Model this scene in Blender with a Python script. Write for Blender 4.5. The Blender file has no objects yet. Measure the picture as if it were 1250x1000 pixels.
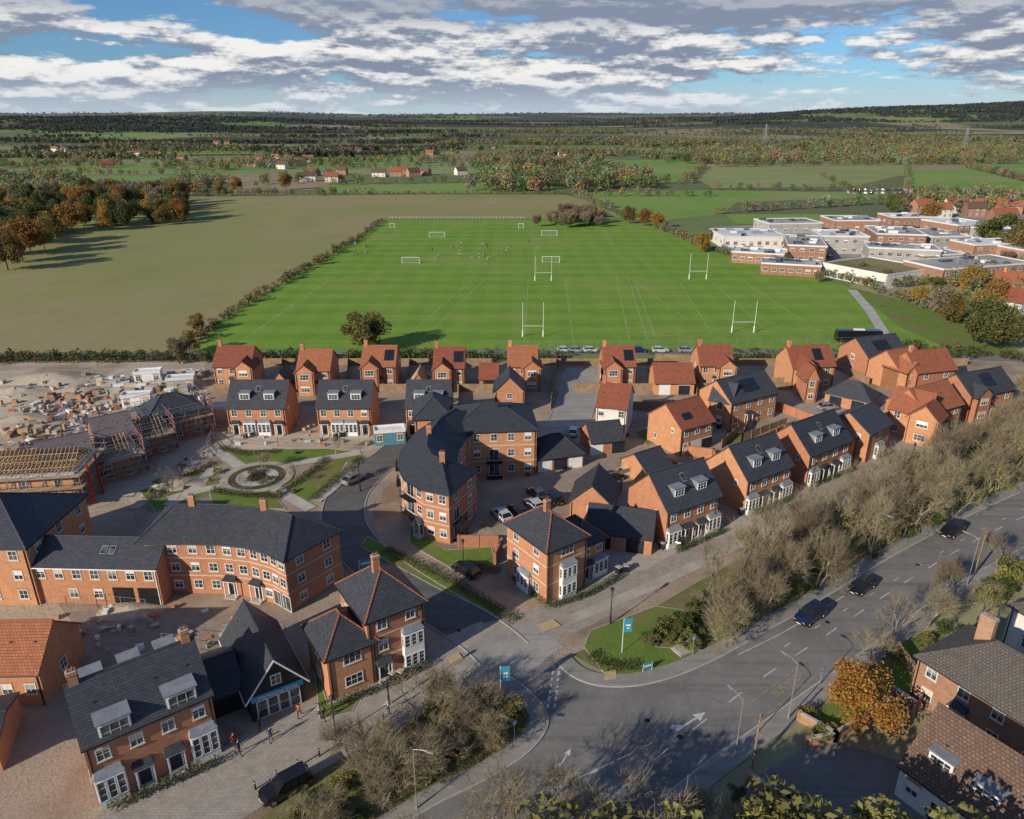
import bpy, math, random
import numpy as np
from math import sin, cos, pi, radians, atan2, hypot
from mathutils import Vector, Matrix, noise
R = random.Random(7)
NR = np.random.default_rng(11)
# ---- survey: measurements of the photograph rectified to plan metres on the level ground
H = 55.0; F = 892.0; PITCH = math.atan((500-146)/F)
SP, CP = sin(PITCH), cos(PITCH)
def G(px, py, z=0.0):
    v = (py-500)/F
    d = (H-z)/(SP+v*CP)
    return ((px-625)/F*d, d*(CP-v*SP))
SC = bpy.context.scene
COL = SC.collection
# ------------------------------------------------------------------ materials
MT = {}
def newmat(name):
    m = bpy.data.materials.new(name); m.use_nodes = True
    nt = m.node_tree; b = nt.nodes['Principled BSDF']
    b.inputs['Specular IOR Level'].default_value = 0.25
    MT[name] = m
    return m, nt, b
def N(nt, t, **k):
    n = nt.nodes.new(t)
    for a, v in k.items():
        if a.startswith('_'): setattr(n, a[1:], v)
        else: n.inputs[a].default_value = v
    return n
def mixc(nt, fac, a, b, mode='MIX'):
    n = nt.nodes.new('ShaderNodeMix'); n.data_type = 'RGBA'; n.blend_type = mode
    for i, v in ((0, fac), (6, a), (7, b)):
        if hasattr(v, 'is_output'): nt.links.new(v, n.inputs[i])
        elif i == 0: n.inputs[0].default_value = v
        else: n.inputs[i].default_value = (v[0], v[1], v[2], 1)
    return n.outputs[2]
def math_(nt, op, a, b=None, c=None, clamp=False):
    n = nt.nodes.new('ShaderNodeMath'); n.operation = op; n.use_clamp = clamp
    for i, v in enumerate((a, b, c)):
        if v is None: continue
        if hasattr(v, 'is_output'): nt.links.new(v, n.inputs[i])
        else: n.inputs[i].default_value = v
    return n.outputs[0]
def ramp(nt, x, a, b):
    n = nt.nodes.new('ShaderNodeMapRange'); n.inputs[1].default_value = a; n.inputs[2].default_value = b
    n.interpolation_type = 'SMOOTHSTEP'
    nt.links.new(x, n.inputs[0]); return n.outputs[0]
def nz(nt, vec, scale, detail=5, rough=.6):
    n = N(nt, 'ShaderNodeTexNoise', Scale=scale, Detail=detail, Roughness=rough)
    nt.links.new(vec, n.inputs['Vector']); return n.outputs['Fac']
def coord(nt, kind):
    if kind == 'P':
        return nt.nodes.new('ShaderNodeNewGeometry').outputs['Position']
    return nt.nodes.new('ShaderNodeTexCoord').outputs[kind]
def nmat(name, c1, c2, s1=.3, s2=6., rough=.85, kind='P', c3=None, bump=0, spec=.25, metal=0, s3=.05, k=(.38,.62)):
    m, nt, b = newmat(name)
    P = coord(nt, kind)
    f = ramp(nt, nz(nt, P, s1), k[0], k[1])
    c = mixc(nt, f, c1, c2)
    f2 = nz(nt, P, s2, 8, .7)
    dk = [x*.6 for x in c1]
    c = mixc(nt, math_(nt, 'MULTIPLY', ramp(nt, f2, .45, .7), .6), c, dk)
    if c3:
        c = mixc(nt, ramp(nt, nz(nt, P, s3, 4), .5, .62), c, c3)
    nt.links.new(c, b.inputs['Base Color'])
    b.inputs['Roughness'].default_value = rough
    b.inputs['Specular IOR Level'].default_value = spec
    b.inputs['Metallic'].default_value = metal
    if bump:
        bn = N(nt, 'ShaderNodeBump', Strength=.6, Distance=bump)
        nt.links.new(f2, bn.inputs['Height']); nt.links.new(bn.outputs[0], b.inputs['Normal'])
    return m
def pmat(name, c, rough=.5, metal=0, spec=.4):
    m, nt, b = newmat(name)
    P = coord(nt, 'Object')
    f = ramp(nt, nz(nt, P, 2.5, 6), .35, .7)
    cc = mixc(nt, f, c, [x*.85 for x in c])
    nt.links.new(cc, b.inputs['Base Color'])
    b.inputs['Roughness'].default_value = rough; b.inputs['Metallic'].default_value = metal
    b.inputs['Specular IOR Level'].default_value = spec
    return m
def unitmat(name, ca, cb, mort, bw, rh, ms, off=.5, var=.25, rough=.85, bumpd=.01, big=(.4, .7)):
    """masonry / tiles laid in UV metres"""
    m, nt, b = newmat(name)
    uv = coord(nt, 'UV')
    bt = N(nt, 'ShaderNodeTexBrick', _offset=off)
    bt.inputs['Color1'].default_value = (*ca, 1); bt.inputs['Color2'].default_value = (*cb, 1)
    bt.inputs['Mortar'].default_value = (*mort, 1)
    for k_, v in (('Scale', 1), ('Mortar Size', ms), ('Brick Width', bw), ('Row Height', rh), ('Bias', 0), ('Mortar Smooth', .3)):
        bt.inputs[k_].default_value = v
    nt.links.new(uv, bt.inputs['Vector'])
    oi = nt.nodes.new('ShaderNodeObjectInfo')
    P = coord(nt, 'P')
    f = ramp(nt, nz(nt, P, .9, 7, .65), *big)
    c = mixc(nt, math_(nt, 'MULTIPLY', f, var*1.6), bt.outputs['Color'], [x*.5 for x in ca])
    f3 = ramp(nt, nz(nt, P, 5, 6, .75), .4, .75)
    c = mixc(nt, math_(nt, 'MULTIPLY', f3, .4), c, [min(1, x*1.35) for x in cb])
    rv = math_(nt, 'MULTIPLY_ADD', oi.outputs['Random'], .35, .82)
    hsv = nt.nodes.new('ShaderNodeHueSaturation'); nt.links.new(c, hsv.inputs['Color']); nt.links.new(rv, hsv.inputs['Value'])
    nt.links.new(math_(nt, 'MULTIPLY_ADD', oi.outputs['Random'], .016, .492), hsv.inputs['Hue'])
    nt.links.new(hsv.outputs[0], b.inputs['Base Color']); b.inputs['Roughness'].default_value = rough
    bn = N(nt, 'ShaderNodeBump', Strength=.5, Distance=bumpd)
    nt.links.new(bt.outputs['Fac'], bn.inputs['Height']); bn.invert = True
    nt.links.new(bn.outputs[0], b.inputs['Normal'])
    return m
unitmat('brick', (.54,.225,.11), (.42,.16,.078), (.45,.33,.23), .45, .15, .018, var=.2)
unitmat('brick_dark', (.32,.135,.08), (.22,.09,.06), (.27,.2,.16), .45, .15, .018)
unitmat('brick_old', (.42,.23,.145), (.32,.16,.10), (.34,.26,.2), .45, .15, .018)
unitmat('slate', (.072,.077,.09), (.047,.052,.064), (.020,.021,.026), .5, .27, .025, rough=.5, bumpd=.03)
unitmat('redtile', (.42,.15,.075), (.30,.105,.06), (.13,.05,.035), .34, .30, .03, bumpd=.04)
unitmat('browntile', (.20,.125,.09), (.13,.085,.065), (.05,.035,.03), .34, .30, .03, bumpd=.04)
unitmat('greytile', (.15,.13,.115), (.105,.093,.085), (.04,.035,.032), .34, .30, .03, bumpd=.04)
unitmat('setts', (.42,.375,.32), (.34,.305,.26), (.22,.195,.165), .5, .25, .02, var=.35, bumpd=.01)
unitmat('block_paving', (.38,.305,.25), (.30,.24,.195), (.18,.145,.12), .5, .25, .02, var=.4)
unitmat('black_cladding', (.028,.029,.032), (.022,.023,.026), (.006,.006,.007), 6, .18, .02, rough=.6)
unitmat('membrane', (.13,.115,.14), (.16,.14,.15), (.28,.2,.12), 8, .4, .035)
nmat('render_white', (.76,.73,.68), (.66,.64,.59), .5, 5, .9, 'Object')
nmat('white', (.80,.80,.79), (.72,.72,.71), .7, 4, .5, 'Object')
nmat('cream', (.62,.54,.42), (.54,.47,.37), .7, 5, .9, 'Object')
nmat('lintel', (.50,.23,.125), (.42,.19,.105), 2, 8, .9, 'Object')
nmat('lead', (.26,.28,.31), (.2,.22,.25), 1, 5, .5, 'Object')
nmat('black', (.015,.015,.017), (.025,.025,.027), 1, 6, .45, 'Object')
nmat('door_blue', (.03,.10,.20), (.035,.11,.22), 1, 6, .4, 'Object')
nmat('door_dark', (.02,.025,.035), (.03,.035,.045), 1, 6, .4, 'Object')
nmat('timber', (.52,.37,.22), (.42,.295,.18), .9, 9, .85, 'Object')
nmat('fence_wood', (.33,.23,.14), (.25,.17,.10), .9, 9, .9, 'Object')
nmat('steel', (.40,.40,.40), (.3,.3,.3), 1, 8, .45, 'Object', metal=.4)
nmat('concrete', (.48,.46,.42), (.38,.365,.335), .3, 7, .95, 'P', bump=.01)
nmat('tan_board', (.46,.36,.25), (.36,.29,.19), .3, 7, .95)
nmat('flatroof_white', (.74,.75,.76), (.6,.62,.63), .06, 1.5, .7, 'P')
nmat('flatroof_grey', (.30,.305,.31), (.42,.42,.42), .06, 1.5, .8, 'P')
nmat('flatroof_sedum', (.26,.22,.10), (.17,.16,.07), .06, 1.5, .9, 'P')
nmat('panel_grey', (.42,.41,.39), (.34,.335,.32), .2, 3, .8, 'P')
m, nt, b = newmat('glass')
P_ = coord(nt, 'Object')
nt.links.new(mixc(nt, ramp(nt, nz(nt, P_, .8, 2), .4, .6), (.02,.025,.03), (.10,.105,.10)), b.inputs['Base Color'])
b.inputs['Roughness'].default_value = .08; b.inputs['Specular IOR Level'].default_value = .7
pmat('solar', (.018,.02,.03), .25, 0, .5)
pmat('tyre', (.015,.015,.015), .9); pmat('hub', (.35,.35,.36), .35, .7)
pmat('headlight', (.7,.7,.68), .2); pmat('taillight', (.35,.02,.015), .3)
pmat('car_glass', (.012,.014,.017), .05, 0, .8)
pmat('sign_blue', (.05,.30,.42), .6); pmat('scaffold_red', (.45,.05,.04), .7)
pmat('sign_yellow', (.6,.45,.03), .6); pmat('netting_blue', (.08,.24,.32), .8)
# ground surfaces
def asphalt(name, c, c2):
    m, nt, b = newmat(name)
    P = coord(nt, 'P')
    c_ = mixc(nt, ramp(nt, nz(nt, P, .12, 5), .35, .65), c, c2)
    mp = N(nt, 'ShaderNodeMapping'); nt.links.new(P, mp.inputs[0]); mp.inputs['Rotation'].default_value = (0, 0, radians(-36)); mp.inputs['Scale'].default_value = (.05, .9, 1)
    c_ = mixc(nt, math_(nt, 'MULTIPLY', ramp(nt, nz(nt, mp.outputs[0], 1.0, 5, .6), .48, .66), .45), c_, [x*.62 for x in c])
    c_ = mixc(nt, math_(nt, 'MULTIPLY', ramp(nt, nz(nt, P, 1.1, 7, .7), .5, .75), .5), c_, [x*1.4 for x in c2])
    c_ = mixc(nt, math_(nt, 'MULTIPLY', ramp(nt, nz(nt, P, 14, 4, .8), .5, .8), .5), c_, [x*.4 for x in c])
    ns = N(nt, 'ShaderNodeTexNoise', Scale=.5, Detail=4); nt.links.new(P, ns.inputs['Vector'])
    ad = nt.nodes.new('ShaderNodeVectorMath'); ad.operation = 'MULTIPLY_ADD'; nt.links.new(ns.outputs['Color'], ad.inputs[0]); ad.inputs[1].default_value = (2.5,2.5,0); nt.links.new(P, ad.inputs[2])
    vo = N(nt, 'ShaderNodeTexVoronoi', Scale=.1, _feature='DISTANCE_TO_EDGE'); nt.links.new(ad.outputs[0], vo.inputs['Vector'])
    e = math_(nt, 'LESS_THAN', vo.outputs[0], .003)
    c_ = mixc(nt, math_(nt, 'MULTIPLY', e, .45), c_, [x*.5 for x in c])
    nt.links.new(c_, b.inputs['Base Color']); b.inputs['Roughness'].default_value = .85
    bn = N(nt, 'ShaderNodeBump', Strength=.4, Distance=.02); nt.links.new(nz(nt, P, 20, 4), bn.inputs['Height']); nt.links.new(bn.outputs[0], b.inputs['Normal'])
asphalt('asphalt', (.17,.163,.155), (.22,.21,.20))
asphalt('asphalt_new', (.11,.108,.108), (.15,.147,.143))
asphalt('asphalt_pale', (.28,.268,.25), (.35,.335,.31))
asphalt('pavement', (.25,.235,.215), (.31,.295,.27))
nmat('kerb', (.44,.43,.40), (.36,.35,.33), 1, 8, .9)
nmat('paint_white', (.62,.62,.6), (.42,.42,.41), 1.2, 9, .7)
nmat('paint_pitch', (.46,.50,.36), (.26,.34,.14), .25, 9, .9)
nmat('paint_yellow', (.40,.33,.14), (.28,.24,.14), 1.2, 9, .7)
nmat('tactile', (.52,.39,.22), (.44,.34,.2), 2, 9, .9)
nmat('grass', (.12,.19,.032), (.155,.22,.042), .35, 5, .95, c3=(.18,.17,.06), bump=.12, s3=.12)
nmat('rough_grass', (.13,.15,.045), (.20,.185,.08), .25, 4, .95, c3=(.18,.135,.075), bump=.2, s3=.15)
nmat('soil', (.33,.25,.185), (.41,.325,.25), .15, 3, .95, c3=(.24,.18,.13), bump=.15, s3=.08)
nmat('site_ground', (.46,.375,.285), (.56,.475,.375), .06, 1.6, .95, c3=(.33,.25,.18), bump=.2, s3=.04)
nmat('gravel', (.44,.40,.33), (.36,.32,.265), .4, 7, .95)
nmat('bed', (.10,.08,.05), (.09,.10,.04), .6, 5, .95, bump=.2)
nmat('stone_path', (.50,.47,.41), (.41,.385,.34), .6, 6, .95)
nmat('green_field', (.16,.275,.05), (.20,.30,.065), .01, .4, .95, c3=(.23,.27,.09), s3=.006)
nmat('dull_field', (.23,.27,.095), (.27,.295,.12), .01, .4, .95, c3=(.21,.24,.085), s3=.006)
nmat('brown_field', (.28,.225,.135), (.32,.26,.16), .01, .4, .95, c3=(.23,.205,.105), s3=.006)
# sports field with mowing stripes
m, nt, b = newmat('pitch_grass')
P = coord(nt, 'P'); sx = nt.nodes.new('ShaderNodeSeparateXYZ'); nt.links.new(P, sx.inputs[0])
st = math_(nt, 'SINE', math_(nt, 'MULTIPLY', sx.outputs[0], 2*pi/9.))
st2 = math_(nt, 'SINE', math_(nt, 'MULTIPLY', sx.outputs[1], 2*pi/14.))
f = math_(nt, 'MULTIPLY_ADD', ramp(nt, st2, -.4, .4), .55, math_(nt, 'MULTIPLY', ramp(nt, st, -.3, .3), .25))
c_ = mixc(nt, f, (.14,.26,.026), (.195,.325,.042))
c_ = mixc(nt, math_(nt, 'MULTIPLY', ramp(nt, nz(nt, P, .022, 6, .7), .46, .7), .8), c_, (.255,.295,.075))
mp = N(nt, 'ShaderNodeMapping'); nt.links.new(P, mp.inputs[0]); mp.inputs['Scale'].default_value = (.25, 1.5, 1)
c_ = mixc(nt, math_(nt, 'MULTIPLY', ramp(nt, nz(nt, mp.outputs[0], .25, 7, .7), .45, .7), .4), c_, (.10,.19,.025))
c_ = mixc(nt, math_(nt, 'MULTIPLY', ramp(nt, nz(nt, P, .6, 6, .75), .45, .75), .4), c_, (.095,.17,.025))
nt.links.new(c_, b.inputs['Base Color']); b.inputs['Roughness'].default_value = .95
# ploughed / sown arable field
m, nt, b = newmat('arable')
P = coord(nt, 'P')
mp = N(nt, 'ShaderNodeMapping'); nt.links.new(P, mp.inputs[0]); mp.inputs['Rotation'].default_value = (0, 0, radians(25)); 
mp.inputs['Scale'].default_value = (1, .06, 1)
f = ramp(nt, nz(nt, mp.outputs[0], .25, 6, .65), .35, .65)
c_ = mixc(nt, f, (.31,.255,.135), (.275,.25,.11))
c_ = mixc(nt, ramp(nt, nz(nt, P, .008, 5, .6), .40, .60), c_, (.235,.25,.085))
c_ = mixc(nt, math_(nt, 'MULTIPLY', ramp(nt, nz(nt, P, .03, 6, .7), .5, .7), .5), c_, (.23,.185,.10))
c_ = mixc(nt, math_(nt, 'MULTIPLY', ramp(nt, nz(nt, P, .5, 6, .8), .5, .75), .5), c_, (.19,.15,.08))
nt.links.new(c_, b.inputs['Base Color']); b.inputs['Roughness'].default_value = .98
# countryside patchwork with wooded tracts
m, nt, b = newmat('countryside')
P = coord(nt, 'P')
ds = N(nt, 'ShaderNodeTexNoise', Scale=.0016, Detail=2); nt.links.new(P, ds.inputs['Vector'])
ad = nt.nodes.new('ShaderNodeVectorMath'); ad.operation = 'MULTIPLY_ADD'
nt.links.new(ds.outputs['Color'], ad.inputs[0]); ad.inputs[1].default_value = (160, 160, 0); nt.links.new(P, ad.inputs[2])
vo = N(nt, 'ShaderNodeTexVoronoi', Scale=.0032, _distance='CHEBYCHEV', _voronoi_dimensions='2D'); nt.links.new(ad.outputs[0], vo.inputs['Vector'])
cr = nt.nodes.new('ShaderNodeValToRGB'); cr.color_ramp.interpolation = 'CONSTANT'
sp = nt.nodes.new('ShaderNodeSeparateColor'); nt.links.new(vo.outputs['Color'], sp.inputs[0]); nt.links.new(sp.outputs[0], cr.inputs[0])
cols = [(0,(.15,.20,.07)),(.22,(.22,.25,.10)),(.42,(.28,.23,.14)),(.52,(.13,.15,.07)),(.62,(.17,.27,.08)),(.8,(.30,.28,.16)),(.9,(.13,.17,.07))]
for i, (p_, c_) in enumerate(cols):
    e = cr.color_ramp.elements[i] if i < 2 else cr.color_ramp.elements.new(p_)
    e.position = p_; e.color = (*c_, 1)
c_ = mixc(nt, math_(nt, 'MULTIPLY', ramp(nt, nz(nt, P, .02, 7, .7), .45, .7), .4), cr.outputs[0], (.10,.10,.06))
sy = nt.nodes.new('ShaderNodeSeparateXYZ'); nt.links.new(P, sy.inputs[0])
mpw = N(nt, 'ShaderNodeMapping'); nt.links.new(P, mpw.inputs[0]); mpw.inputs['Scale'].default_value = (.6, 1.3, 1)
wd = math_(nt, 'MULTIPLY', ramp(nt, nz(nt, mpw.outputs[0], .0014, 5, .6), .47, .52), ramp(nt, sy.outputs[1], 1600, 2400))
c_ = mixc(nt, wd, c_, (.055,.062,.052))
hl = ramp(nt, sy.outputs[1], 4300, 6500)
c_ = mixc(nt, math_(nt, 'MULTIPLY', hl, .55), c_, (.13,.155,.165))  # bluish distance haze painted into the far land colour
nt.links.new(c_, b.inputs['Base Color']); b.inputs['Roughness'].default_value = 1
# foliage, colour from per-leaf tint
m, nt, b = newmat('foliage')
at = nt.nodes.new('ShaderNodeAttribute'); at.attribute_name = 'tint'
oi = nt.nodes.new('ShaderNodeObjectInfo')
hsv = nt.nodes.new('ShaderNodeHueSaturation'); nt.links.new(at.outputs['Color'], hsv.inputs['Color'])
nt.links.new(math_(nt, 'MULTIPLY_ADD', oi.outputs['Random'], .6, 1.05), hsv.inputs['Value'])
nt.links.new(math_(nt, 'MULTIPLY_ADD', oi.outputs['Random'], .03, .485), hsv.inputs['Hue'])
nt.links.new(hsv.outputs[0], b.inputs['Base Color']); b.inputs['Roughness'].default_value = .8
tr = nt.nodes.new('ShaderNodeBsdfTranslucent'); nt.links.new(hsv.outputs[0], tr.inputs[0])
mx = nt.nodes.new('ShaderNodeMixShader'); mx.inputs[0].default_value = .3
nt.links.new(b.outputs[0], mx.inputs[1]); nt.links.new(tr.outputs[0], mx.inputs[2])
nt.links.new(mx.outputs[0], nt.nodes['Material Output'].inputs[0])
# ------------------------------------------------------------------ mesh builder
class MB:
    def __init__(s): s.v = []; s.f = []; s.m = []; s.mats = []
    def mi(s, n):
        if n not in s.mats: s.mats.append(n)
        return s.mats.index(n)
    def face(s, pts, m):
        k = len(s.v); s.v.extend(tuple(p) for p in pts); s.f.append(list(range(k, k+len(pts)))); s.m.append(s.mi(m))
    def hexa(s, p, m):  # p: 4 bottom, 4 top
        k = len(s.v); s.v.extend(tuple(q) for q in p); i = s.mi(m)
        for f in ((3,2,1,0),(4,5,6,7),(0,1,5,4),(1,2,6,5),(2,3,7,6),(3,0,4,7)):
            s.f.append([k+j for j in f]); s.m.append(i)
    def box(s, x0, y0, z0, x1, y1, z1, m):
        s.hexa([(x0,y0,z0),(x1,y0,z0),(x1,y1,z0),(x0,y1,z0),(x0,y0,z1),(x1,y0,z1),(x1,y1,z1),(x0,y1,z1)], m)
    def slab(s, pts, t, m, ms=None):
        lo = [(p[0], p[1], p[2]-t) for p in pts]; n = len(pts)
        s.face(pts, m); s.face(lo[::-1], ms or m)
        for i in range(n):
            j = (i+1) % n; s.face([lo[i], lo[j], pts[j], pts[i]], ms or m)
    def cyl(s, a, b, r0, r1, m, n=6, cap=True):
        a = Vector(a); b = Vector(b); d = (b-a).normalized()
        u = d.orthogonal().normalized(); w = d.cross(u); k = len(s.v); i_ = s.mi(m)
        for c, r in ((a, r0), (b, r1)):
            for i in range(n):
                t = 2*pi*i/n; s.v.append(tuple(c+u*cos(t)*r+w*sin(t)*r))
        for i in range(n):
            j = (i+1) % n; s.f.append([k+i, k+j, k+n+j, k+n+i]); s.m.append(i_)
        if cap:
            s.f.append([k+i for i in range(n)][::-1]); s.m.append(i_); s.f.append([k+n+i for i in range(n)]); s.m.append(i_)
    def mesh(s, name, smooth=False):
        me = bpy.data.meshes.new(name); me.from_pydata(s.v, [], s.f)
        for n in s.mats: me.materials.append(MT[n])
        me.polygons.foreach_set('material_index', s.m)
        uv = me.uv_layers.new(name='UVMap'); V = me.vertices; buf = []
        for p in me.polygons:
            n = p.normal
            if abs(n.z) > .99: t = Vector((1,0,0)); bb = Vector((0,1,0))
            else: t = Vector((0,0,1)).cross(n).normalized(); bb = n.cross(t)
            for vi in p.vertices:
                c = V[vi].co; buf += [c.dot(t), c.dot(bb)]
        uv.data.foreach_set('uv', buf)
        if smooth: me.polygons.foreach_set('use_smooth', [True]*len(me.polygons))
        me.update(); return me
    def obj(s, name, parent=None, smooth=False):
        if not s.f: return None
        o = bpy.data.objects.new(name, s.mesh(name, smooth)); COL.objects.link(o)
        if parent: o.parent = parent
        return o
def empty(name, x=0, y=0, ang=0, z=0):
    o = bpy.data.objects.new(name, None); o.empty_display_size = .5; COL.objects.link(o)
    o.location = (x, y, z); o.rotation_euler = (0, 0, ang); return o
# ------------------------------------------------------------------ buildings
class Bld:
    def __init__(s, A=None, B=None, e=5., pos=None, ang=0, L=0):
        if A:
            a = G(*A, e); b_ = G(*B, e); s.o = a; s.ang = atan2(b_[1]-a[1], b_[0]-a[0]); s.L = hypot(b_[0]-a[0], b_[1]-a[1])
        else: s.o = pos; s.ang = ang; s.L = L
        s.w = MB(); s.r = MB(); s.g = MB(); s.t = MB(); s.d = MB(); s.c = MB()
    def wb(s, mb, W, a0, z0, a1, z1, d0, d1, m):
        O, u, n = W
        q = lambda a, d, z: (O[0]+u[0]*a+n[0]*d, O[1]+u[1]*a+n[1]*d, z)
        mb.hexa([q(a0,d1,z0), q(a1,d1,z0), q(a1,d0,z0), q(a0,d0,z0), q(a0,d1,z1), q(a1,d1,z1), q(a1,d0,z1), q(a0,d0,z1)], m)
    def win(s, W, a, z, w, h, nx=2, ny=2, frame='white', lint=True, d=0.):
        g = s.g; f = .07; x0, x1 = a-w/2, a+w/2
        s.wb(g, W, x0, z, x1, z+h, -.02+d, .02+d, 'glass')
        s.wb(g, W, x0-.01, z-.01, x1+.01, z+f, -.02+d, .06+d, frame); s.wb(g, W, x0-.01, z+h-f, x1+.01, z+h+.01, -.02+d, .06+d, frame)
        s.wb(g, W, x0-.01, z+f, x0+f, z+h-f, -.02+d, .06+d, frame); s.wb(g, W, x1-f, z+f, x1+.01, z+h-f, -.02+d, .06+d, frame)
        for i in range(1, nx):
            c = x0+w*i/nx; s.wb(g, W, c-.025, z+f, c+.025, z+h-f, 0+d, .045+d, frame)
        for i in range(1, ny):
            c = z+h*i/ny; s.wb(g, W, x0+f, c-.02, x1-f, c+.02, 0+d, .04+d, frame)
        if lint:
            s.wb(s.t, W, x0-.12, z+h+.012, x1+.12, z+h+.23, -.02, .022, 'lintel')
            s.wb(s.t, W, x0-.08, z-.1, x1+.08, z-.012, -.02, .11, 'cream')
            if R.random() < .45: s.wb(g, W, x0+f, z+h-f-h*R.uniform(.2,.5), x1-f, z+h-f, .02, .03, R.choice(['cream','white','panel_grey']))
    def door(s, W, a, col='door_dark', porch=True, z=0.):
        s.wb(s.d, W, a-.5, z+.02, a+.5, z+2.1, -.02, .04, col)
        s.wb(s.d, W, a-.62, z, a-.5, z+2.1, -.02, .08, 'white'); s.wb(s.d, W, a+.5, z, a+.62, z+2.1, -.02, .08, 'white')
        s.wb(s.d, W, a-.62, z+2.1, a+.62, z+2.25, -.02, .08, 'white')
        s.wb(s.d, W, a-.28, z+1.5, a+.28, z+1.9, .03, .05, 'glass')
        if porch:
            s.wb(s.t, W, a-.85, z+2.35, a+.85, z+2.47, -.02, .8, 'white')
            O, u, n = W
            q = lambda aa, d, zz: (O[0]+u[0]*aa+n[0]*d, O[1]+u[1]*aa+n[1]*d, zz)
            s.t.face([q(a-.9,.85,z+2.47), q(a+.9,.85,z+2.47), q(a+.7,0,z+2.95), q(a-.7,0,z+2.95)], 'slate')
            s.t.face([q(a-.9,.85,z+2.47), q(a-.7,0,z+2.95), q(a-.9,0,z+2.47)], 'slate'); s.t.face([q(a+.9,.85,z+2.47), q(a+.9,0,z+2.47), q(a+.7,0,z+2.95)], 'slate')
            for k in (-.75, .65): s.wb(s.t, W, a+k, 0, a+k+.1, z+2.35, .65, .75, 'white')
            s.wb(s.t, W, a-.8, 0, a+.8, .14, 0, 1.0, 'stone_path')
    def bay(s, W, a, z0, z1, w=2.3, floors=1):
        s.wb(s.t, W, a-w/2, z0, a+w/2, z1, -.02, .62, 'white')
        sh = (z1-z0)/floors
        O, u, n = W
        for k in range(floors):
            zz = z0+k*sh
            for i in range(3):
                c = a-w/2+w*(i+.5)/3
                s.win(W, c, zz+.75, w/3-.1, sh-1.05, 1, 3, lint=False, d=.62)
            for sg in (-1, 1):
                if sg < 0: W2 = ((O[0]+u[0]*(a-w/2), O[1]+u[1]*(a-w/2)), n, (-u[0], -u[1]))
                else: W2 = ((O[0]+u[0]*(a+w/2), O[1]+u[1]*(a+w/2)), n, u)
                s.win(W2, .32, zz+.75, .45, sh-1.05, 1, 3, lint=False)
        q = lambda aa, d, zz: (O[0]+u[0]*aa+n[0]*d, O[1]+u[1]*aa+n[1]*d, zz)
        s.t.hexa([q(a-w/2-.1,.72,z1), q(a+w/2+.1,.72,z1), q(a+w/2+.1,-.02,z1), q(a-w/2-.1,-.02,z1), q(a-w/2+.1,.4,z1+.3), q(a+w/2-.1,.4,z1+.3), q(a+w/2-.1,-.02,z1+.45), q(a-w/2+.1,-.02,z1+.45)], 'lead')
    def facade(s, W, length, rows, e, z0=0.):
        if not rows: return
        rows = rows.split('/'); sh = (e-z0)/len(rows)
        for k, row in enumerate(rows):
            zb = z0+k*sh; n = len(row)
            for i, ch in enumerate(row):
                a = length*(i+.5)/n
                if ch == 'w': s.win(W, a, zb+.95*sh/2.8, 1.1, 1.3*min(1, sh/2.7))
                elif ch == 'W': s.win(W, a, zb+.95*sh/2.8, 1.9, 1.3*min(1, sh/2.7), 3)
                elif ch == 's': s.win(W, a, zb+1.2, .65, .95, 1, 2)
                elif ch == 'd': s.door(W, a)
                elif ch == 'e': s.door(W, a, 'door_blue')
                elif ch == 'h': s.door(W, a, 'white', False)
                elif ch == 'b': s.bay(W, a, .0, sh-.1)
                elif ch == 'D': s.bay(W, a, .0, 2*sh-.3, floors=2)
                elif ch == 'f': s.win(W, a, zb+.1, 1.9, 2.1, 2, 1, lint=False)
                elif ch == 'p': s.win(W, a, zb+.25, 2.6, 2.2, 5, 2, lint=False)
                elif ch == 'g':
                    s.wb(s.d, W, a-1.2, 0.02, a+1.2, 2.15, -.02, .03, 'white' if R.random() < .3 else 'door_dark')
                    s.wb(s.d, W, a-1.3, 2.15, a+1.3, 2.3, -.02, .06, 'white')
                elif ch == 'a': s.wb(s.d, W, a-1.3, .02, a+1.3, 2.5, -.02, .012, 'black')  # open archway: its shaded inside is painted as a flat black panel
                elif ch == 'j':
                    s.win(W, a, zb+.2, 1.7, 2.1, 2, 1, lint=False)
                    s.wb(s.t, W, a-1.3, zb, a+1.3, zb+.12, 0, 1.1, 'black')
                    s.wb(s.t, W, a-1.3, zb+1.05, a+1.3, zb+1.12, 1.03, 1.1, 'black')
                    for q in range(11): s.wb(s.t, W, a-1.3+q*.255, zb+.12, a-1.26+q*.255, zb+1.05, 1.05, 1.09, 'black')
    def ridge(s, a, b_, m='slate', r=.13): s.r.cyl(a, b_, r, r, m, 6)
    def vol(s, x0, y0, L, D, e, rise, roof='gx', rm='slate', wm='brick', Fr='', Ri='', Ba='', Le='', band=False, rd=None, o=.35, gut='black', hl=1, hr=1):
        x1, y1 = x0+L, y0+D; w = s.w; rd = rd or rm
        fr = {'F': ((x0,y0),(1,0),(0,-1)), 'R': ((x1,y0),(0,1),(1,0)), 'B': ((x1,y1),(-1,0),(0,1)), 'L': ((x0,y1),(0,-1),(-1,0))}
        hf = hs = 0
        if roof == 'gx': hs = rise
        if roof == 'gy': hf = rise
        xm, ym = (x0+x1)/2, (y0+y1)/2
        for (a, b_, pk, mid) in (((x0,y0),(x1,y0),hf,(xm,y0)), ((x1,y0),(x1,y1),hs,(x1,ym)), ((x1,y1),(x0,y1),hf,(xm,y1)), ((x0,y1),(x0,y0),hs,(x0,ym))):
            p = [(*a,-.3), (*b_,-.3), (*b_,e)]
            if pk: p.append((*mid, e+pk))
            p.append((*a, e)); w.face(p, wm)
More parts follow.
